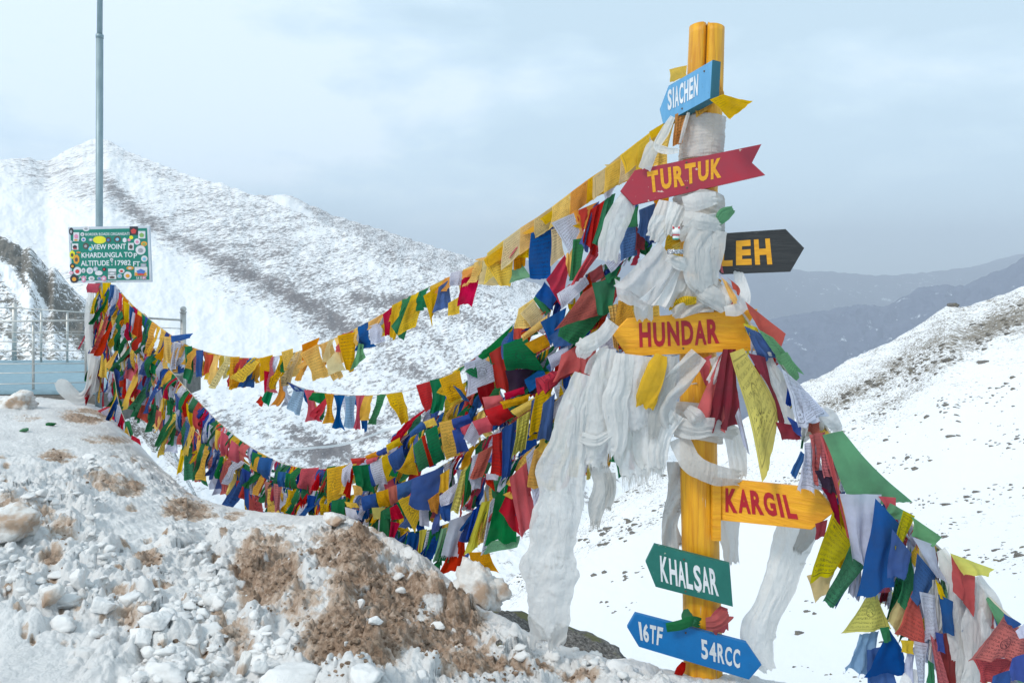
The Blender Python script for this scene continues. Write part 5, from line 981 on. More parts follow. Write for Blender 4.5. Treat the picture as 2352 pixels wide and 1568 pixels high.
# left end: flags on the middle strings above the valley and around the bank
Q(Z4, [
 ('B', 0, [(950, 575), (1020, 605), (1075, 640), (1000, 640)], {}), ('S', 1, [(1000, 615), (1075, 625), (1045, 820), (945, 765)], dict(amp=.05)), ('R', 0, [(1078, 640), (1150, 642), (1215, 865), (1095, 862)], dict(pinch=.3, amp=.04)), ('G', 0, [(1140, 655), (1240, 658), (1225, 740), (1115, 705)], dict(amp=.06)),
 ('O', 1, [(1235, 668), (1305, 672), (1325, 870), (1215, 880)], dict(pinch=.5, amp=.04)), ('B', 0, [(1302, 680), (1385, 682), (1385, 925), (1290, 905)], dict(pinch=.55, amp=.05)), ('S', 1, [(1385, 690), (1470, 685), (1465, 915), (1370, 915)], dict(pinch=.2, amp=.04)), ('R', 0, [(1470, 685), (1535, 682), (1500, 925), (1445, 920)], dict(pinch=.5, amp=.06)),
 ('G', 0, [(160, 310), (215, 305), (205, 575), (130, 520)], dict(side=.12)), ('Y', 1, [(0, 230), (55, 235), (55, 430), (5, 400)], dict(amp=.04)), ('B', 0, [(60, 220), (220, 200), (190, 235), (60, 270)], {}), ('W', 1, [(80, 270), (140, 280), (95, 460), (50, 470)], dict(amp=.05)), ('B', 0, [(250, 335), (300, 335), (295, 530), (250, 525)], dict(amp=.04)), ('R', 0, [(320, 365), (400, 365), (370, 480), (305, 520)], dict(folds=2)),
 ('Y', 1, [(510, 390), (580, 385), (575, 600), (500, 620)], dict(pinch=.1)), ('B', 0, [(640, 410), (720, 440), (690, 600), (570, 600)], dict(folds=1.5)), ('G', 0, [(825, 530), (870, 540), (800, 750), (755, 700)], {}), ('R', 0, [(770, 490), (860, 510), (830, 620), (770, 650)], {}), ('R', 0, [(740, 680), (775, 700), (750, 760), (710, 725)], {}), ('O', 0, [(880, 560), (940, 580), (890, 750), (835, 740)], dict(side=.2)),
 ('Y', 1, [(740, 395), (830, 370), (840, 530), (740, 560)], dict(amp=.04)), ('Y', 1, [(905, 345), (985, 320), (1000, 450), (930, 480)], dict(amp=.04)), ('O', 0, [(1060, 290), (1190, 235), (1170, 330), (1060, 410)], {}), ('Y', 1, [(1050, 360), (1180, 290), (1260, 520), (1140, 550)], dict(amp=.05)), ('C', 0, [(1250, 420), (1330, 330), (1380, 480), (1270, 510)], dict(amp=.04)), ('Y', 1, [(1335, 225), (1480, 195), (1440, 480), (1390, 470)], dict(amp=.05)), ('T', 0, [(1490, 280), (1530, 290), (1540, 380), (1440, 480)], {}),
 ('R', 0, [(440, 950), (520, 1010), (500, 1135), (445, 1110)], dict(bulge=.3)), ('R', 0, [(520, 1020), (600, 1080), (580, 1180), (505, 1170)], dict(bulge=.3)), ('Y', 0, [(400, 940), (440, 955), (445, 1110), (400, 1080)], dict(bulge=.3)), ('B', 0, [(300, 870), (370, 890), (330, 1030), (285, 1035)], dict(folds=1)), ('W', 0, [(350, 900), (405, 930), (400, 1080), (350, 1050)], dict(bulge=.2)), ('R', 0, [(230, 790), (305, 830), (290, 975), (240, 920)], dict(bulge=.2)), ('Y', 0, [(175, 740), (235, 780), (240, 930), (190, 880)], dict(bulge=.2)),
 ('G', 0, [(680, 1110), (750, 1135), (745, 1260), (690, 1270)], dict(bulge=.3)), ('B', 0, [(740, 1150), (830, 1160), (810, 1310), (725, 1260)], dict(bulge=.3)), ('R', 2, [(1055, 1240), (1185, 1230), (1130, 1420), (1030, 1360)], dict(bulge=.15)), ('B', 0, [(880, 1260), (940, 1265), (930, 1370), (875, 1365)], dict(bulge=.3)), ('G', 0, [(1250, 1230), (1310, 1220), (1210, 1450), (1170, 1460)], {}), ('G', 0, [(935, 1270), (975, 1275), (970, 1380), (930, 1370)], dict(bulge=.3)),
 ('P', 1, [(775, 1340), (835, 1350), (825, 1545), (775, 1530)], dict(bulge=.1)), ('P', 1, [(845, 1355), (910, 1370), (905, 1540), (840, 1560)], dict(bulge=.1)), ('Y', 1, [(950, 1400), (1025, 1410), (1010, 1540), (960, 1470)], {}), ('P', 1, [(1045, 1430), (1100, 1440), (1095, 1565), (1045, 1560)], {}), ('B', 0, [(1100, 1440), (1175, 1450), (1165, 1565), (1095, 1565)], {}), ('Y', 0, [(520, 1270), (590, 1290), (560, 1450), (485, 1420)], {}), ('R', 0, [(560, 1330), (640, 1340), (630, 1470), (555, 1440)], {}), ('B', 0, [(600, 1230), (670, 1270), (650, 1400), (610, 1330)], dict(bulge=.1)),
 ('W', 1, [(665, 1280), (715, 1300), (710, 1450), (660, 1420)], dict(folds=2)), ('G', 1, [(165, 1090), (250, 1070), (240, 1310), (150, 1310)], dict(amp=.05)), ('Y', 0, [(130, 1090), (180, 1100), (130, 1250), (90, 1280)], {}), ('R', 0, [(245, 1190), (300, 1230), (285, 1325), (240, 1325)], {}), ('B', 0, [(380, 1150), (460, 1180), (400, 1310), (370, 1270)], {}), ('B', 0, [(440, 1200), (520, 1230), (480, 1410), (410, 1380)], dict(folds=1.6)), ('L', 1, [(70, 820), (155, 850), (125, 940), (65, 900)], dict(amp=.04)),
], dline, -.10)
Q(Z3, [
 ('R', 0, [(50, 40), (140, 40), (140, 105), (50, 105)], dict(bulge=.15)), ('Y', 0, [(160, 40), (220, 40), (210, 260), (165, 250)], dict(folds=2)), ('B', 0, [(215, 50), (255, 55), (235, 210), (200, 160)], dict(folds=1)), ('W', 1, [(250, 60), (290, 110), (270, 240), (230, 230)], {}), ('R', 0, [(285, 110), (310, 130), (305, 250), (270, 200)], {}), ('Y', 1, [(320, 180), (365, 200), (360, 355), (325, 345)], {}), ('G', 0, [(70, 170), (130, 160), (110, 265), (55, 230)], {}),
 ('B', 0, [(365, 210), (400, 240), (380, 370), (355, 400)], {}), ('W', 0, [(390, 260), (420, 280), (400, 410), (365, 400)], {}), ('R', 0, [(410, 270), (460, 300), (455, 470), (395, 420)], dict(folds=1.5)), ('R', 0, [(130, 330), (165, 330), (160, 500), (115, 480)], {}), ('R', 0, [(160, 440), (200, 480), (190, 530), (120, 510)], {}), ('B', 0, [(90, 575), (140, 580), (125, 725), (75, 720)], {}), ('Y', 1, [(150, 570), (205, 620), (200, 770), (130, 740)], {}), ('B', 0, [(205, 640), (290, 720), (290, 820), (235, 800)], {}),
 ('W', 1, [(425, 530), (500, 540), (480, 700), (430, 800)], dict(amp=.05)), ('R', 0, [(480, 590), (540, 620), (490, 840), (455, 800)], {}), ('G', 0, [(530, 640), (580, 680), (560, 730), (530, 720)], {}), ('R', 0, [(350, 650), (410, 740), (380, 780), (325, 750)], {}), ('W', 0, [(340, 770), (400, 780), (360, 920), (340, 880)], {}), ('Y', 1, [(385, 820), (430, 830), (415, 960), (380, 930)], {}), ('R', 0, [(455, 890), (530, 920), (525, 1120), (445, 1050)], {}), ('G', 0, [(530, 960), (580, 1000), (560, 1150), (530, 1130)], {}), ('P', 0, [(575, 1010), (650, 1040), (620, 1200), (560, 1110)], {}),
 ('R', 0, [(650, 1160), (700, 1180), (690, 1250), (640, 1270)], {}), ('W', 0, [(680, 1200), (740, 1210), (735, 1330), (640, 1320)], {}), ('R', 2, [(130, 1010), (240, 960), (260, 1060), (140, 1080)], {}), ('W', 2, [(150, 1020), (265, 965), (282, 1025), (175, 1075)], dict(amp=.03)), ('R', 0, [(250, 1040), (290, 1035), (300, 1100), (200, 1110)], {}), ('G', 0, [(265, 945), (305, 940), (305, 1040), (275, 1030)], {}), ('B', 0, [(45, 1150), (155, 1150), (160, 1190), (40, 1200)], dict(bulge=.2)), ('Y', 0, [(40, 1185), (130, 1190), (130, 1215), (35, 1210)], {}), ('G', 0, [(35, 1205), (130, 1210), (115, 1250), (50, 1245)], {}),
 ('G', 0, [(330, 1100), (365, 1090), (400, 1190), (370, 1210)], {}), ('R', 0, [(385, 1200), (440, 1230), (455, 1300), (370, 1270)], {}), ('R', 0, [(310, 1240), (390, 1220), (380, 1280), (310, 1260)], {}), ('R', 0, [(360, 1310), (420, 1300), (410, 1370), (355, 1350)], {}), ('G', 0, [(425, 1340), (450, 1360), (465, 1410), (440, 1390)], {}),
 ('W', 0, [(560, 810), (620, 850), (620, 1000), (570, 960)], dict(folds=2)), ('G', 1, [(655, 960), (710, 955), (710, 1050), (655, 1040)], {}), ('Y', 0, [(570, 745), (625, 765), (620, 850), (580, 820)], {}), ('B', 0, [(625, 745), (665, 790), (665, 850), (625, 840)], {}), ('W', 0, [(665, 800), (720, 850), (715, 930), (670, 900)], {}), ('B', 0, [(710, 880), (775, 890), (760, 970), (735, 1010)], {}),
], dline, -.15)
# ---- right of the post
Q(R7, [
 ('P', 0, [(278, 432), (478, 590), (452, 680), (330, 560)], dict(amp=.03, dz=.06)), ('B', 0, [(270, 560), (340, 590), (465, 690), (345, 745)], dict(folds=3, amp=.09)), ('L', 0, [(262, 540), (330, 560), (360, 620), (285, 600)], dict(folds=2)), ('T', 1, [(345, 580), (420, 620), (568, 800), (440, 745)], dict(bulge=.1, folds=1)), ('T', 1, [(440, 720), (500, 700), (568, 800), (540, 860)], dict(bulge=.1)),
 ('D', 0, [(300, 720), (380, 740), (470, 1130), (460, 1000)], {}), ('W', 1, [(480, 800), (560, 870), (690, 1020), (570, 1100)], dict(folds=2.5, amp=.07)), ('W', 2, [(560, 900), (610, 920), (690, 1010), (600, 1070)], {}), ('D', 0, [(440, 1080), (560, 1100), (560, 1165), (470, 1165)], dict(fray=.2)), ('B', 0, [(500, 1050), (570, 1090), (560, 1150), (520, 1110)], {}),
 ('R', 0, [(20, 740), (80, 715), (60, 890), (15, 790)], {}), ('D', 0, [(150, 700), (212, 700), (218, 1065), (60, 1105)], dict(folds=2, amp=.08)), ('R', 0, [(120, 735), (160, 705), (130, 1110), (5, 1015)], dict(folds=1, amp=.06)), ('W', 0, [(215, 1050), (235, 1010), (290, 1240), (260, 1200)], {}),
 ('L', 2, [(198, 725), (264, 700), (478, 1010), (335, 1335)], dict(amp=.025, folds=.8, nu=20, nv=24, bulge=.03)), ('W', 0, [(100, 240), (150, 280), (230, 420), (170, 330)], {}), ('Y', 0, [(140, 290), (185, 330), (225, 405), (200, 430)], dict(folds=2)), ('R', 0, [(170, 290), (225, 330), (228, 380), (200, 340)], dict(bulge=.2)), ('P', 0, [(105, 165), (130, 200), (150, 260), (120, 230)], {}),
], dR, -.10)
Q(R1, [
 ('W', 1, [(140, 300), (205, 290), (250, 520), (110, 520)], dict(folds=3, amp=.1, fray=.1)), ('B', 0, [(118, 335), (145, 360), (95, 470), (64, 440)], dict(fray=.15)), ('P', 1, [(165, 255), (248, 240), (205, 500), (185, 480)], dict(folds=2, amp=.1)), ('P', 1, [(225, 300), (262, 300), (290, 460), (235, 460)], dict(folds=2)), ('K', 0, [(200, 440), (300, 430), (310, 560), (240, 540)], {}), ('D', 0, [(200, 720), (260, 700), (250, 780), (200, 800)], dict(fray=.2)), ('D', 0, [(230, 530), (300, 560), (340, 740), (290, 640)], {}),
 ('L', 1, [(290, 670), (392, 830), (300, 980), (160, 1000)], dict(amp=.03)), ('C', 0, [(160, 998), (300, 962), (270, 1060), (205, 1125)], dict(amp=.03, fray=.05)), ('G', 2, [(388, 828), (462, 938), (300, 1155), (238, 1110)], dict(amp=.03)), ('Y', 0, [(335, 590), (350, 600), (415, 850), (385, 790)], {}), ('R', 0, [(230, 280), (270, 270), (385, 790), (360, 760)], dict(amp=.05)),
 ('W', 0, [(342, 578), (540, 580), (480, 935), (428, 905)], dict(folds=2.2, amp=.06, nu=18)), ('B', 0, [(522, 612), (660, 760), (580, 1015), (450, 1095)], dict(folds=1, amp=.035, fray=.12, nu=18)), ('B', 0, [(610, 760), (705, 880), (690, 1000), (580, 990)], dict(fray=.2)), ('P', 0, [(520, 1060), (600, 1010), (590, 1080), (525, 1085)], dict(fray=.25)), ('R', 0, [(540, 578), (625, 585), (640, 740), (600, 690)], {}),
 ('T', 0, [(252, 262), (348, 243), (680, 602), (335, 582)], dict(amp=.02, folds=.9, nu=22, nv=22, bulge=.05, dz=-.04)), ('T', 0, [(600, 612), (690, 660), (665, 690), (556, 685)], dict(folds=2)), ('T', 0, [(715, 685), (865, 788), (800, 825), (702, 775)], dict(bulge=.15, folds=1)), ('L', 2, [(665, 658), (722, 685), (640, 900), (610, 822)], dict(amp=.03, dz=-.04)),
 ('W', 0, [(728, 800), (832, 838), (882, 1012), (850, 1000)], dict(folds=1)), ('L', 0, [(930, 882), (1142, 960), (1105, 992), (985, 985)], dict(folds=2, fray=.05, dz=.02)), ('P', 0, [(925, 895), (1038, 1000), (1032, 1190), (955, 1080)], dict(folds=1.5)), ('B', 1, [(745, 890), (832, 1000), (775, 1165), (722, 1110)], dict(folds=1, amp=.05)), ('G', 2, [(702, 862), (735, 1080), (692, 1175), (642, 1135)], dict(amp=.05)),
 ('C', 0, [(645, 1115), (692, 1180), (650, 1320), (582, 1225)], dict(amp=.04, fray=.08)), ('R', 1, [(715, 1090), (740, 1130), (780, 1360), (635, 1300)], dict(amp=.04, fray=.04)), ('W', 2, [(758, 1092), (835, 1110), (855, 1310), (775, 1335)], dict(amp=.04)), ('B', 0, [(858, 1105), (932, 1140), (945, 1305), (880, 1290)], {}), ('Y', 0, [(840, 1020), (870, 1050), (895, 1115), (862, 1110)], {}),
 ('L', 2, [(500, 1070), (520, 1080), (592, 1270), (345, 1290)], dict(amp=.025, fray=.04, nu=16)), ('S', 0, [(435, 1315), (530, 1300), (510, 1540), (360, 1470)], dict(folds=3, amp=.09, fray=.15)), ('B', 0, [(590, 1290), (650, 1380), (690, 1500), (478, 1530)], dict(folds=1.4, amp=.05)), ('B', 0, [(480, 1400), (560, 1380), (620, 1568), (470, 1568)], dict(folds=2)), ('W', 0, [(690, 1400), (730, 1380), (720, 1560), (670, 1500)], {}), ('W', 2, [(728, 1355), (796, 1368), (782, 1575), (738, 1575)], dict(amp=.04)), ('P', 1, [(815, 1320), (860, 1380), (905, 1568), (848, 1568)], dict(folds=2)),
 ('B', 0, [(840, 1300), (880, 1310), (885, 1400), (850, 1390)], {}), ('D', 0, [(860, 1320), (950, 1305), (940, 1560), (880, 1560)], dict(dz=.05, folds=2)), ('G', 0, [(800, 1450), (830, 1470), (840, 1568), (805, 1568)], {}), ('Y', 0, [(655, 1340), (720, 1345), (715, 1410), (665, 1400)], {}), ('G', 0, [(545, 1275), (590, 1270), (600, 1340), (570, 1350)], {}),
 ('B', 0, [(1208, 1200), (1295, 1250), (1270, 1275), (1215, 1235)], {}), ('P', 2, [(1200, 1222), (1318, 1312), (1290, 1440), (1042, 1440)], dict(amp=.05, folds=2, fray=.05, nu=18)), ('P', 1, [(1045, 1440), (1260, 1440), (1180, 1560), (1090, 1555)], dict(fray=.1, folds=2)), ('B', 0, [(1250, 1440), (1330, 1410), (1340, 1570), (1225, 1530)], dict(folds=1.5)), ('B', 0, [(1150, 1530), (1240, 1500), (1250, 1600), (1120, 1600)], {}), ('W', 0, [(1270, 1290), (1330, 1240), (1340, 1320), (1290, 1330)], {}),
], dR, -.10)

# ---- scarves -------------------------------------------------------
def ribbon(name, label, cat, parts, mat='scarf_white', group=None, parent=None):
    """a scarf: one or more lengths of soft pleated cloth following sketch paths (x, y, depth, width)"""
    x, y, d = parts[0]['p'][0][:3]; e = parent or empty(name, P(x, y, d), label, cat, group)
    for prt in parts:
        s0 = sd(); r = random.Random(s0); A = np.array(prt['p'], float); npl = prt.get('pleats', 2.6); tw = prt.get('twist', 0.0)
        L = np.hypot(*np.diff(A[:, :2], axis=0).T).sum(); nv = int(max(16, L/5)); nu = prt.get('nu', 30)
        C = catmull(A, nv+1); t = np.linspace(0, 1, nv+1)
        T2 = np.gradient(C[:, :2], axis=0); T2 /= np.linalg.norm(T2, axis=1)[:, None]+1e-9; side = np.stack([-T2[:, 1], T2[:, 0]], -1)
        if side[0, 0] < 0 and abs(T2[0, 1]) > abs(T2[0, 0]): side = -side
        u = np.linspace(-.5, .5, nu+1); W = C[:, 3]; k = C[:, 2]/F
        am = prt.get('amp', .16)
        U, Tt = np.meshgrid(u, t); ph = r.random()*6.28
        ang = 2*np.pi*npl*(U+.13*np.sin(3.1*Tt*max(1, L/220)+ph)+.10*fbm(np.stack([U*2, Tt*L/90, U*0+s0], -1), 3))+ph
        nz = fbm(np.stack([U*3.0, Tt*L/55, U*0+s0*1.7], -1), 4)
        Us = U*(1+.45*np.sin(Tt*L/95+ph))+.30*fbm(np.stack([U*1.1, Tt*L/110, U*0+s0*.6], -1), 2)+.05*np.sin(Tt*L/70+ph)
        f1 = 1-2*np.sqrt(noise(np.stack([Us*npl*.95, Tt*L/240+Us*.8, U*0+s0*.31], -1))**2+.02); f2 = fbm(np.stack([Us*npl*2.1, Tt*L/110-Us*1.5, U*0+s0*.83], -1), 3)
        f3 = 1-2*np.abs(noise(np.stack([Us*2+Tt*L/60, Tt*L/38-Us*2.2, U*0+s0*1.3], -1)))
        md = .55+.9*np.clip(.5+fbm(np.stack([U*1.5, Tt*L/80, U*0+s0*2.1], -1), 2), 0, 1)
        f4 = 1-2*np.abs(noise(np.stack([Us*3+Tt*L/45, Tt*L/70-Us*3.5, U*0+s0*1.9], -1)))
        prof = md*(.95*f1+.65*f2)+.20*f3*prt.get('cross', 1)+.17*f4+.4*np.sin(ang*.5+1)
        dep = -prof*am*W[:, None]/max(1, npl**.5)*.75
        # the cloth rounds away at its edges, like a bundle
        dep = dep+prt.get('round', .16)*W[:, None]*(2*U)**2*.5
        th = tw*Tt*2*np.pi
        uu = U*(1-.06*np.cos(ang)); lat = uu*W[:, None]+.05*W[:, None]*fbm(np.stack([U*0+.3, Tt*L/60, U*0+s0*.9], -1), 3)*1.6+.16*W[:, None]*uu*fbm(np.stack([np.sign(U)*2+5, Tt*L/75, U*0+s0*.9], -1), 3)*2
        if tw: dep = dep+.45*W[:, None]*np.sin(2*np.pi*(U*1.2)+th)*.5
        X = C[:, 0][:, None]+side[:, 0][:, None]*lat; Y = C[:, 1][:, None]+side[:, 1][:, None]*lat
        endn = fbm(np.stack([u*4, u*0+s0, u*0], -1), 2)*W[-1]*.35; X[-2:] += (T2[-1, 0]*endn)[None]; Y[-2:] += (T2[-1, 1]*endn)[None]
        if prt.get('ragged', 0):
            X[-1] += np.array([r.uniform(-1, 1) for _ in u])*1.5; Y[-1] += np.array([r.uniform(-.3, 1) for _ in u])*prt['ragged']
        D = C[:, 2][:, None]+dep*k[:, None]
        V = PA(X, Y, D); uv = np.stack([U+.5, Tt], -1)
        link('cloth', grid_mesh('cloth', V, uv=uv), M[prt.get('mat', mat)], e)
        if prt.get('fray', 0):
            mb = MB()
            for _ in range(int(prt.get('nfray', 34))):
                j = r.randrange(nu); a = V[-1, j]*(.5)+V[-1, j+1]*.5; l = prt['fray']*r.uniform(.3, 1)*k[-1]; b = a+np.array([r.uniform(-.25, .25)*l, r.uniform(-.2, .2)*l, -l]); w = .0022
                q = len(mb.v); mb.v += [a+np.array([-w, 0, .004]), a+np.array([w, 0, .004]), b]; mb.f.append((q, q+1, q+2))
            mb.build('fringe', M[prt.get('mat', mat)], e)['kind'] = 'stuff'
    return e
def S1(label, *parts, mat='scarf_white', **k):
    return ribbon('scarf', label, 'scarf', [dict(p=p, **kw) for p, kw in parts], mat=mat, **k)
def post_wrap(label, y0, y1, rad, mat, tilt=.25, waves=7, seed=1, a0=0, name='scarf'):
    """cloth wound tightly around the post"""
    r = random.Random(seed); n = 72; m = 46; V = np.zeros((m+1, n+1, 3))
    for i in range(m+1):
        t = i/m; 
        for j in range(n+1):
            th = 2*math.pi*j/n; y = y0+(y1-y0)*t
            ys = y+tilt*30*math.sin(th+.6+a0)*(1 if True else 0)
            c = P(post_x(y), ys, POD); w = math.sin(waves*2*math.pi*t+th*1.0+1.6*float(noise(np.array([math.cos(th)*1.2, math.sin(th)*1.2, t*2+seed]))))
            nz = float(noise(np.array([math.cos(th)*3, math.sin(th)*3, t*9+seed*3])))
            rr = rad*(1+.035*(1-abs(w))+.05*nz-.0)+(.012 if 0 < i < m else 0)
            V[i, j] = (c[0]+rr*math.cos(th), c[1]+rr*math.sin(th), c[2])
    e = empty(name, P(post_x(y0), y0, POD), label, 'scarf'); link('cloth', grid_mesh('cloth', V), M[mat], e); return e

post_wrap('clean white scarf wound tightly round the post between the SIACHEN and TURTUK boards', 272, 372, .116, 'scarf_bright', .12, 7, 3)
post_wrap('white scarf wound around the post just under the TURTUK board', 452, 552, .135, 'scarf_white', .5, 4, 8)
post_wrap('yellow scarf wound around the post above the HUNDAR board', 640, 735, .122, 'flag_Y0', .4, 5, 12)
post_wrap('soiled white scarf knotted round the post below the dark red flag', 930, 1012, .128, 'scarf_white', .5, 3, 15)
S1('long sheer white scarf hanging free left of the post almost to the rocks', ([(1345, 860, 3.86, 46), (1320, 945, 3.85, 82), (1300, 1040, 3.84, 98), (1283, 1140, 3.84, 106), (1266, 1235, 3.84, 118), (1262, 1305, 3.84, 128), (1268, 1370, 3.84, 104), (1262, 1430, 3.85, 98), (1256, 1478, 3.87, 78)], dict(pleats=3.2, amp=.13, nu=44, ragged=8)), mat='scarf_white')
S1('white scarf draped below the HUNDAR board, nearest the long one', ([(1395, 800, 3.86, 40), (1385, 880, 3.85, 70), (1372, 960, 3.85, 86), (1362, 1030, 3.86, 74), (1362, 1068, 3.87, 60)], dict(pleats=2.5, fray=14)))
S1('white scarf with a gathered waist behind the bundle of white scarves', ([(1372, 880, 3.93, 50), (1352, 950, 3.93, 80), (1345, 1020, 3.93, 70), (1340, 1050, 3.93, 60)], dict(pleats=3)), ([(1335, 1003, 3.84, 22), (1370, 1012, 3.82, 30), (1405, 995, 3.84, 22)], dict(pleats=1.5, amp=.3)))
S1('broad bright white scarf hanging straight below the word HUNDAR', ([(1462, 815, 3.84, 62), (1455, 880, 3.83, 72), (1458, 950, 3.84, 60), (1462, 985, 3.86, 34)], dict(pleats=2, amp=.12)), mat='scarf_bright')
S1('thin frayed white scarf behind the bright one', ([(1440, 815, 3.92, 70), (1430, 930, 3.92, 74), (1445, 1030, 3.92, 70), (1460, 1095, 3.92, 60)], dict(pleats=3, fray=42, nfray=60)))
S1('white scarf with torn ends between the bright one and the twisted one', ([(1500, 840, 3.9, 60), (1492, 930, 3.9, 76), (1488, 1020, 3.9, 66), (1500, 1080, 3.9, 50)], dict(pleats=3, fray=40, nfray=50)))
S1('twisted white scarf crossing in front of the post below the HUNDAR board', ([(1606, 815, 3.88, 44), (1570, 860, 3.85, 54), (1535, 905, 3.84, 52), (1528, 950, 3.84, 46), (1545, 975, 3.85, 40)], dict(pleats=2.2, twist=1.2, amp=.2)), ([(1548, 945, 3.86, 50), (1520, 990, 3.86, 44), (1508, 1050, 3.87, 50), (1512, 1075, 3.88, 40)], dict(pleats=2.5, fray=20)))
S1('frayed grey scarf end dangling below the white bundle', ([(1370, 1062, 3.9, 44), (1385, 1110, 3.9, 50), (1372, 1160, 3.9, 40), (1366, 1200, 3.9, 22)], dict(pleats=3, amp=.2, fray=14, ragged=10)), ([(1400, 1085, 3.9, 26), (1402, 1130, 3.9, 26), (1396, 1165, 3.9, 14)], dict(pleats=2, fray=10)), mat='scarf_grey')
S1('knotted grey rag hanging behind the left edge of the post', ([(1560, 1060, 4.13, 56), (1560, 1120, 4.16, 54), (1545, 1170, 4.16, 40), (1538, 1215, 4.16, 36), (1548, 1262, 4.16, 50)], dict(pleats=3, amp=.3, twist=1.6, fray=12)), mat='scarf_grey')
S1('white sash knotted round the post and looping low over its right side', ([(1548, 975, 3.92, 42), (1590, 985, 3.84, 46), (1640, 980, 3.84, 40), (1690, 992, 3.93, 44)], dict(pleats=2.4, amp=.2)), ([(1560, 1005, 3.92, 42), (1585, 1058, 3.85, 50), (1635, 1088, 3.84, 48), (1700, 1098, 3.90, 34)], dict(pleats=1.8, amp=.14)),
   ([(1575, 940, 3.90, 26), (1596, 958, 3.80, 38), (1612, 975, 3.86, 26)], dict(pleats=1.6, amp=.35)), ([(1680, 985, 3.97, 50), (1690, 1040, 3.96, 46), (1697, 1095, 3.95, 36)], dict(pleats=2.6, fray=8)), mat='scarf_white')
S1('plain white scarf hanging behind the post under the KARGIL board', ([(1665, 1150, 4.14, 60), (1675, 1230, 4.16, 48), (1680, 1292, 4.17, 36)], dict(pleats=2, fray=6)))
S1('long grey white scarf trailing down from behind the KARGIL board beside the blue board', ([(1835, 1180, 4.02, 90), (1812, 1270, 4.03, 86), (1778, 1370, 4.03, 74), (1742, 1450, 4.04, 78), (1750, 1500, 4.04, 56), (1768, 1538, 4.04, 32)], dict(pleats=2.8, amp=.12, nu=40)))
S1('pale grey scarf flap hanging from the string right above the long trailing scarf', ([(1868, 1160, 4.02, 46), (1852, 1230, 4.02, 40), (1832, 1262, 4.02, 26)], dict(pleats=2, fray=14)), mat='scarf_grey')
S1('white scarf curtain left of the post behind the TURTUK board', ([(1446, 445, 4.05, 34), (1420, 500, 4.02, 58), (1402, 550, 4.0, 52), (1398, 598, 4.0, 44)], dict(pleats=2, amp=.12)))
S1('white gauze tied at the left of the top yellow string', ([(1545, 268, 3.98, 12), (1528, 300, 3.97, 22), (1510, 335, 3.96, 20), (1530, 345, 3.96, 18), (1558, 345, 3.97, 12)], dict(pleats=1.6, amp=.25)), ([(1508, 330, 3.96, 26), (1494, 352, 3.97, 32), (1480, 388, 3.98, 30)], dict(pleats=2)), ([(1582, 258, 3.96, 8), (1572, 290, 3.95, 9), (1562, 330, 3.97, 6)], dict(pleats=1)))
S1('off white scarf hanging left of the little cat', ([(1535, 462, 3.97, 46), (1528, 500, 3.94, 60), (1512, 535, 3.93, 50), (1500, 552, 3.94, 38)], dict(pleats=3, amp=.16)), ([(1560, 470, 3.93, 40), (1548, 505, 3.9, 36), (1538, 540, 3.92, 24)], dict(pleats=2)))
def sheet():
    e = empty('scarf', P(1520, 560, 3.82), 'big bright white sheet pulled to the left of the post under the little cat', 'scarf')
    for q, kw in (([(1512, 556, 3.86), (1552, 600, 3.82), (1500, 708, 3.80), (1409, 655, 3.78)], dict(folds=1.3, amp=.05, bulge=.10)), ([(1545, 590, 3.84), (1570, 610, 3.84), (1532, 708, 3.80), (1468, 692, 3.80)], dict(folds=1.6, amp=.06, bulge=.05)), ([(1412, 640, 3.83), (1500, 690, 3.83), (1478, 712, 3.84), (1420, 690, 3.84)], dict(folds=2, amp=.05))):
        cloth_patch([P(*c) for c in q], 'scarf_bright', e, nu=26, nv=26, name='cloth', **kw)
sheet()
S1('white strip hanging straight down to the HUNDAR board', ([(1480, 655, 3.9, 46), (1478, 700, 3.9, 44), (1480, 735, 3.92, 40)], dict(pleats=2)))
S1('grey white scarf folded diagonally below the silver trinket', ([(1555, 590, 3.86, 50), (1535, 640, 3.83, 84), (1528, 675, 3.83, 62), (1538, 706, 3.85, 20)], dict(pleats=1.6, amp=.12)), ([(1532, 590, 3.82, 20), (1560, 606, 3.79, 34), (1590, 610, 3.82, 26)], dict(pleats=1.6, amp=.22)))
S1('large grey scarf looped in front of the post beside the LEH board', ([(1655, 522, 3.9, 26), (1625, 532, 3.84, 50), (1598, 572, 3.80, 64), (1604, 630, 3.80, 70), (1622, 664, 3.82, 44)], dict(pleats=2.0, amp=.14, nu=40)), ([(1652, 530, 3.86, 34), (1644, 570, 3.83, 40), (1628, 615, 3.82, 48), (1630, 655, 3.84, 36)], dict(pleats=1.5, amp=.14)), ([(1570, 500, 3.88, 34), (1610, 508, 3.82, 36), (1655, 520, 3.86, 26)], dict(pleats=2)))
S1('white scarf crossing the post diagonally just above the HUNDAR board', ([(1585, 655, 3.86, 30), (1625, 678, 3.82, 50), (1665, 705, 3.85, 34)], dict(pleats=1.8)), ([(1655, 655, 3.87, 30), (1660, 690, 3.84, 42), (1668, 712, 3.86, 20)], dict(pleats=1.8)), ([(1665, 715, 3.84, 22), (1695, 708, 3.84, 30), (1712, 682, 3.88, 26), (1700, 640, 3.95, 26), (1690, 610, 3.98, 14)], dict(pleats=1.4)))
S1('white scarf twisted into a rope on the top edge of the HUNDAR board', ([(1640, 706, 3.88, 22), (1600, 705, 3.84, 28), (1565, 712, 3.81, 34), (1545, 722, 3.84, 20)], dict(pleats=1.6, twist=2, amp=.3)))
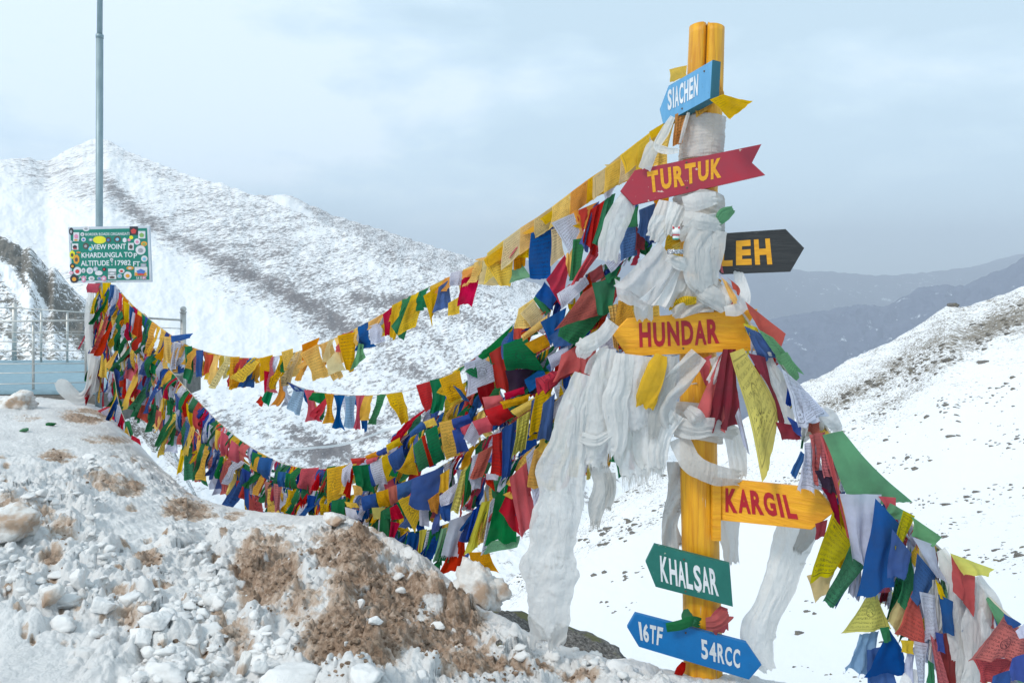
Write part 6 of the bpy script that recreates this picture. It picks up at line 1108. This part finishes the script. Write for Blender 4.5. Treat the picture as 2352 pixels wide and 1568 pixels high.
S1('yellow scarf twisted in front of the post above the white rope', ([(1548, 702, 3.86, 12), (1572, 690, 3.80, 24), (1600, 690, 3.84, 18)], dict(pleats=2, twist=1.5, amp=.3)), ([(1583, 650, 3.90, 24), (1566, 680, 3.88, 26), (1545, 715, 3.9, 22)], dict(pleats=2.5, amp=.2)), mat='flag_Y1')
S1('small yellow scarf tied in a bunch under the N of HUNDAR', ([(1520, 815, 3.83, 26), (1508, 850, 3.80, 46), (1488, 905, 3.80, 54), (1480, 935, 3.82, 44)], dict(pleats=2, amp=.2)), mat='flag_Y0')
S1('green rag knotted to the scarves above the LEH board', ([(1632, 500, 3.90, 14), (1650, 508, 3.86, 20), (1664, 492, 3.86, 30), (1684, 480, 3.88, 16)], dict(pleats=1.5, amp=.25)), mat='flag_T0')
S1('white scarf knotted half way down the right string and hanging along it', ([(1770, 790, 3.82, 20), (1762, 825, 3.79, 30), (1775, 870, 3.78, 48), (1800, 925, 3.78, 44), (1815, 985, 3.8, 26)], dict(pleats=2.4, amp=.16)), ([(1752, 800, 3.82, 14), (1772, 806, 3.76, 26), (1796, 812, 3.8, 14)], dict(pleats=1.4, amp=.3)))
S1('thick white scarf band tied across the right string above the green flag', ([(1836, 1006, 3.74, 34), (1862, 975, 3.68, 48), (1895, 958, 3.67, 46), (1928, 985, 3.72, 22)], dict(pleats=1.5, amp=.16)), ([(1926, 975, 3.74, 26), (1912, 992, 3.7, 24)], dict(pleats=1.4)), mat='scarf_bright')
S1('white scarf hanging from a knot under the HUNDAR board at the right of the post', ([(1668, 815, 3.9, 16), (1652, 845, 3.88, 26), (1632, 878, 3.88, 22)], dict(pleats=2, amp=.2)), ([(1640, 820, 3.92, 22), (1650, 850, 3.92, 24), (1640, 880, 3.92, 12)], dict(pleats=2)))
S1('long white scarf in the lower right corner left of the pink flag', ([(2160, 1262, 3.28, 22), (2182, 1310, 3.24, 44), (2196, 1370, 3.22, 40), (2205, 1450, 3.2, 54), (2215, 1530, 3.2, 60), (2222, 1600, 3.2, 60)], dict(pleats=2.4, amp=.12, nu=36)))
S1('wide grey white scarf falling from the right string beside the pink flag', ([(2238, 1325, 3.2, 34), (2258, 1385, 3.17, 78), (2252, 1450, 3.16, 84), (2240, 1530, 3.16, 62), (2232, 1600, 3.16, 48)], dict(pleats=2.0, amp=.1, nu=36)), mat='scarf_white')
S1('short grey scarf end at the bottom right under the thin rope', ([(2200, 1490, 3.26, 24), (2192, 1530, 3.25, 44), (2190, 1600, 3.25, 46)], dict(pleats=1.6)), mat='scarf_grey')
S1('white cloth pouch at the bottom edge among the blue flags', ([(2098, 1535, 3.3, 20), (2090, 1565, 3.28, 44), (2088, 1600, 3.28, 50)], dict(pleats=1.6)), mat='scarf_bright')
S1('twisted thin white scarf in the middle of the right hand tangle', ([(2148, 1330, 3.28, 16), (2154, 1380, 3.26, 16), (2160, 1440, 3.25, 10), (2140, 1470, 3.25, 8), (2136, 1520, 3.25, 8)], dict(pleats=1, twist=3, amp=.3)))
S1('white scarf knot on the flag string above the red flags left of HUNDAR', ([(1408, 740, 3.9, 30), (1385, 770, 3.84, 34), (1350, 792, 3.82, 38), (1326, 800, 3.86, 26)], dict(pleats=1.8)), ([(1352, 785, 3.86, 44), (1340, 808, 3.85, 38), (1335, 822, 3.87, 20)], dict(pleats=2)))
S1('short white scarf between the red flags and the white bundle', ([(1352, 860, 3.93, 24), (1365, 830, 3.92, 30), (1398, 800, 3.93, 30)], dict(pleats=2)))
S1('pale frayed scarf layered in front of the white bundle left of the yellow tied scarf', ([(1432, 812, 3.82, 40), (1424, 870, 3.81, 54), (1412, 930, 3.81, 60), (1420, 1000, 3.82, 46), (1414, 1040, 3.83, 34)], dict(pleats=2.6, fray=26, nfray=40)))
S1('narrow grey white scarf hanging from the HUNDAR board beside the yellow tied scarf', ([(1545, 818, 3.84, 26), (1534, 870, 3.83, 34), (1512, 940, 3.83, 34), (1500, 1000, 3.84, 26)], dict(pleats=1.8, fray=16)), mat='scarf_grey')
S1('crumpled scarf crossing the post under the green rag', ([(1560, 548, 3.88, 22), (1600, 520, 3.83, 40), (1648, 500, 3.86, 28)], dict(pleats=1.8)), ([(1570, 470, 3.88, 30), (1600, 462, 3.85, 40), (1646, 455, 3.9, 26)], dict(pleats=2)))
S1('grey white scarf stuffed between the looped scarf and the HUNDAR board', ([(1570, 640, 3.88, 40), (1580, 672, 3.86, 54), (1592, 700, 3.87, 40)], dict(pleats=2)), ([(1610, 640, 3.88, 60), (1625, 675, 3.86, 60), (1630, 705, 3.87, 40)], dict(pleats=2)))
S1('white scarf hanging among the flags at the lower right beneath the yellow streamer', ([(2120, 1250, 3.34, 18), (2130, 1300, 3.32, 34), (2150, 1370, 3.32, 36), (2165, 1450, 3.3, 30)], dict(pleats=2, fray=14)))
# around the far pole
S1('long white scarf hanging down the left of the far pole', ([(210, 672, 10.9, 14), (204, 730, 10.85, 18), (206, 800, 10.85, 18), (214, 860, 10.9, 16), (222, 900, 10.9, 22)], dict(pleats=2, nu=16)))
S1('white scarf draped low from the far pole over a snow lump at its left', ([(222, 800, 10.8, 30), (214, 850, 10.8, 22), (204, 898, 10.8, 24), (182, 915, 10.8, 30), (160, 902, 10.8, 36), (142, 885, 10.8, 34), (130, 876, 10.8, 16)], dict(pleats=2, amp=.14)))
S1('white scarf among the flags right of the far pole', ([(282, 762, 10.2, 14), (288, 830, 10.1, 20), (296, 880, 10.1, 16), (298, 905, 10.1, 8)], dict(pleats=2, nu=14)))
def charms():
    e = empty('cat_figurine', P(1553, 545, 3.76), 'tiny white cat figurine with red ears tied to the scarves', 'figurine')
    k = 3.76/F
    mb = MB(); mb.ball(P(1553, 531, 3.765), (9.5*k, 7*k, 8.5*k), 18, 12); mb.build('head', M['ceramic'], e, smooth=True)
    mb = MB(); mb.ball(P(1552, 545, 3.765), (7.5*k, 6*k, 6*k), 16, 10); mb.build('body', M['ceramic'], e, smooth=True)
    for x, rx in ((1547.5, -.35), (1559.5, .3)):
        mb = MB(); b = P(x, 526, 3.765); t = P(x+rx*6-1, 516.5, 3.765); mb.tube([b, b*.5+t*.5, t], [3.6*k, 2.8*k, .4*k], 8); ea = mb.build('ear', M['ceramic'], e, smooth=True)
        mb = MB(); b = P(x, 525, 3.757); t = P(x+rx*5-1, 518.5, 3.757); mb.tube([b, b*.5+t*.5, t], [2.5*k, 2*k, .3*k], 8); mb.build('inner_ear', M['cat_red'], e)
    for x in (1549.5, 1556.5):
        mb = MB(); mb.ball(P(x, 530.5, 3.757), (1.2*k, .8*k, .9*k), 8, 6); mb.build('eye', M['ink'], e)
    mb = MB(); mb.ball(P(1552.5, 534.5, 3.755), (1.1*k, 1*k, .8*k), 8, 6); mb.build('nose', M['cat_red'], e)
    th = np.linspace(0, 2*math.pi, 20); c = P(1552.5, 540, 3.765); mb = MB(); mb.tube([c+np.array([8*k*math.cos(a), 6.5*k*math.sin(a), 0]) for a in th], 1.3*k, 6); mb.build('collar', M['cat_red'], e)
    mb = MB(); mb.ball(P(1552, 549, 3.76), (7.6*k, 6.5*k, 2.2*k), 14, 8); mb.build('base', M['cat_green'], e, smooth=True)
    th = np.linspace(0, 2*math.pi, 28); c = P(1551, 581, 3.765)
    mb = MB()
    for z, rr in ((0, 17), (3, 17.5), (6, 16)): mb.tube([c+np.array([rr*k*math.cos(a), 10*k*math.sin(a), (z+1.2*math.sin(9*a))*k+ .25*k*rr*math.sin(a)*0]) for a in th], 2.1*k, 7)
    o = mb.build('silver_ring', M['silver'], smooth=True); tag(o, 'ornate silver ring trinket hanging in the scarves below the little cat', 'trinket')
charms()
def ties():
    for lab, pts, w, m in [('green flag scrap tied around the post above the lowest board', [Z2(1265, 1110), Z2(1380, 1090), Z2(1470, 1060), Z2(1540, 1075)], 24, 'flag_G0'), ('coral red flag tied to the right side of the post above the lowest board', [Z2(1590, 1085), Z2(1660, 1080), Z2(1720, 1050), Z2(1770, 1000)], 36, 'flag_P0')]:
        ribbon('tied_flag', lab, 'flag', [dict(p=[(x, y, 3.9 if i < 3 else 3.95, w*(1 if i else .8)) for i, (x, y) in enumerate(pts)], pleats=1.6, amp=.14)]+([dict(p=[(*Z2(1425, 960), 3.99, 10), (*Z2(1440, 1020), 3.93, 26), (*Z2(1500, 1075), 3.9, 12)], pleats=1.4, amp=.12)] if 'green' in lab else [dict(p=[(*Z2(1740, 945), 3.99, 18), (*Z2(1700, 1060), 3.92, 40), (*Z2(1715, 1150), 3.93, 30)], pleats=1.2, amp=.1)]), mat=m)
    ribbon('tied_flag', 'red cloth end sticking out left of the post under the lowest board', 'flag', [dict(p=[(*Z2(1410, 1395), 4.0, 10), (*Z2(1385, 1450), 4.0, 20), (*Z2(1350, 1520), 4.02, 14)], pleats=1.2)], mat='flag_R0')
ties()

# ================================================================== HAZE
def haze():
    x0, x1, y0, y1, z0, z1 = -21000, 26000, -400, 28500, -3600, 1400
    mb = MB(); mb.box(((x0+x1)/2, (y0+y1)/2, (z0+z1)/2), ((x1-x0)/2, (y1-y0)/2, (z1-z0)/2))
    m = bpy.data.materials.new('haze'); m.use_nodes = True; nt = m.node_tree; nt.nodes.clear()
    o = nt.nodes.new('ShaderNodeOutputMaterial'); v = nt.nodes.new('ShaderNodeVolumePrincipled'); v.inputs['Density'].default_value = 6.5e-5; v.inputs['Color'].default_value = (.84, .90, 1, 1)
    nt.links.new(v.outputs[0], o.inputs['Volume']); ob = mb.build('haze', m); ob['kind'] = 'stuff'
haze()
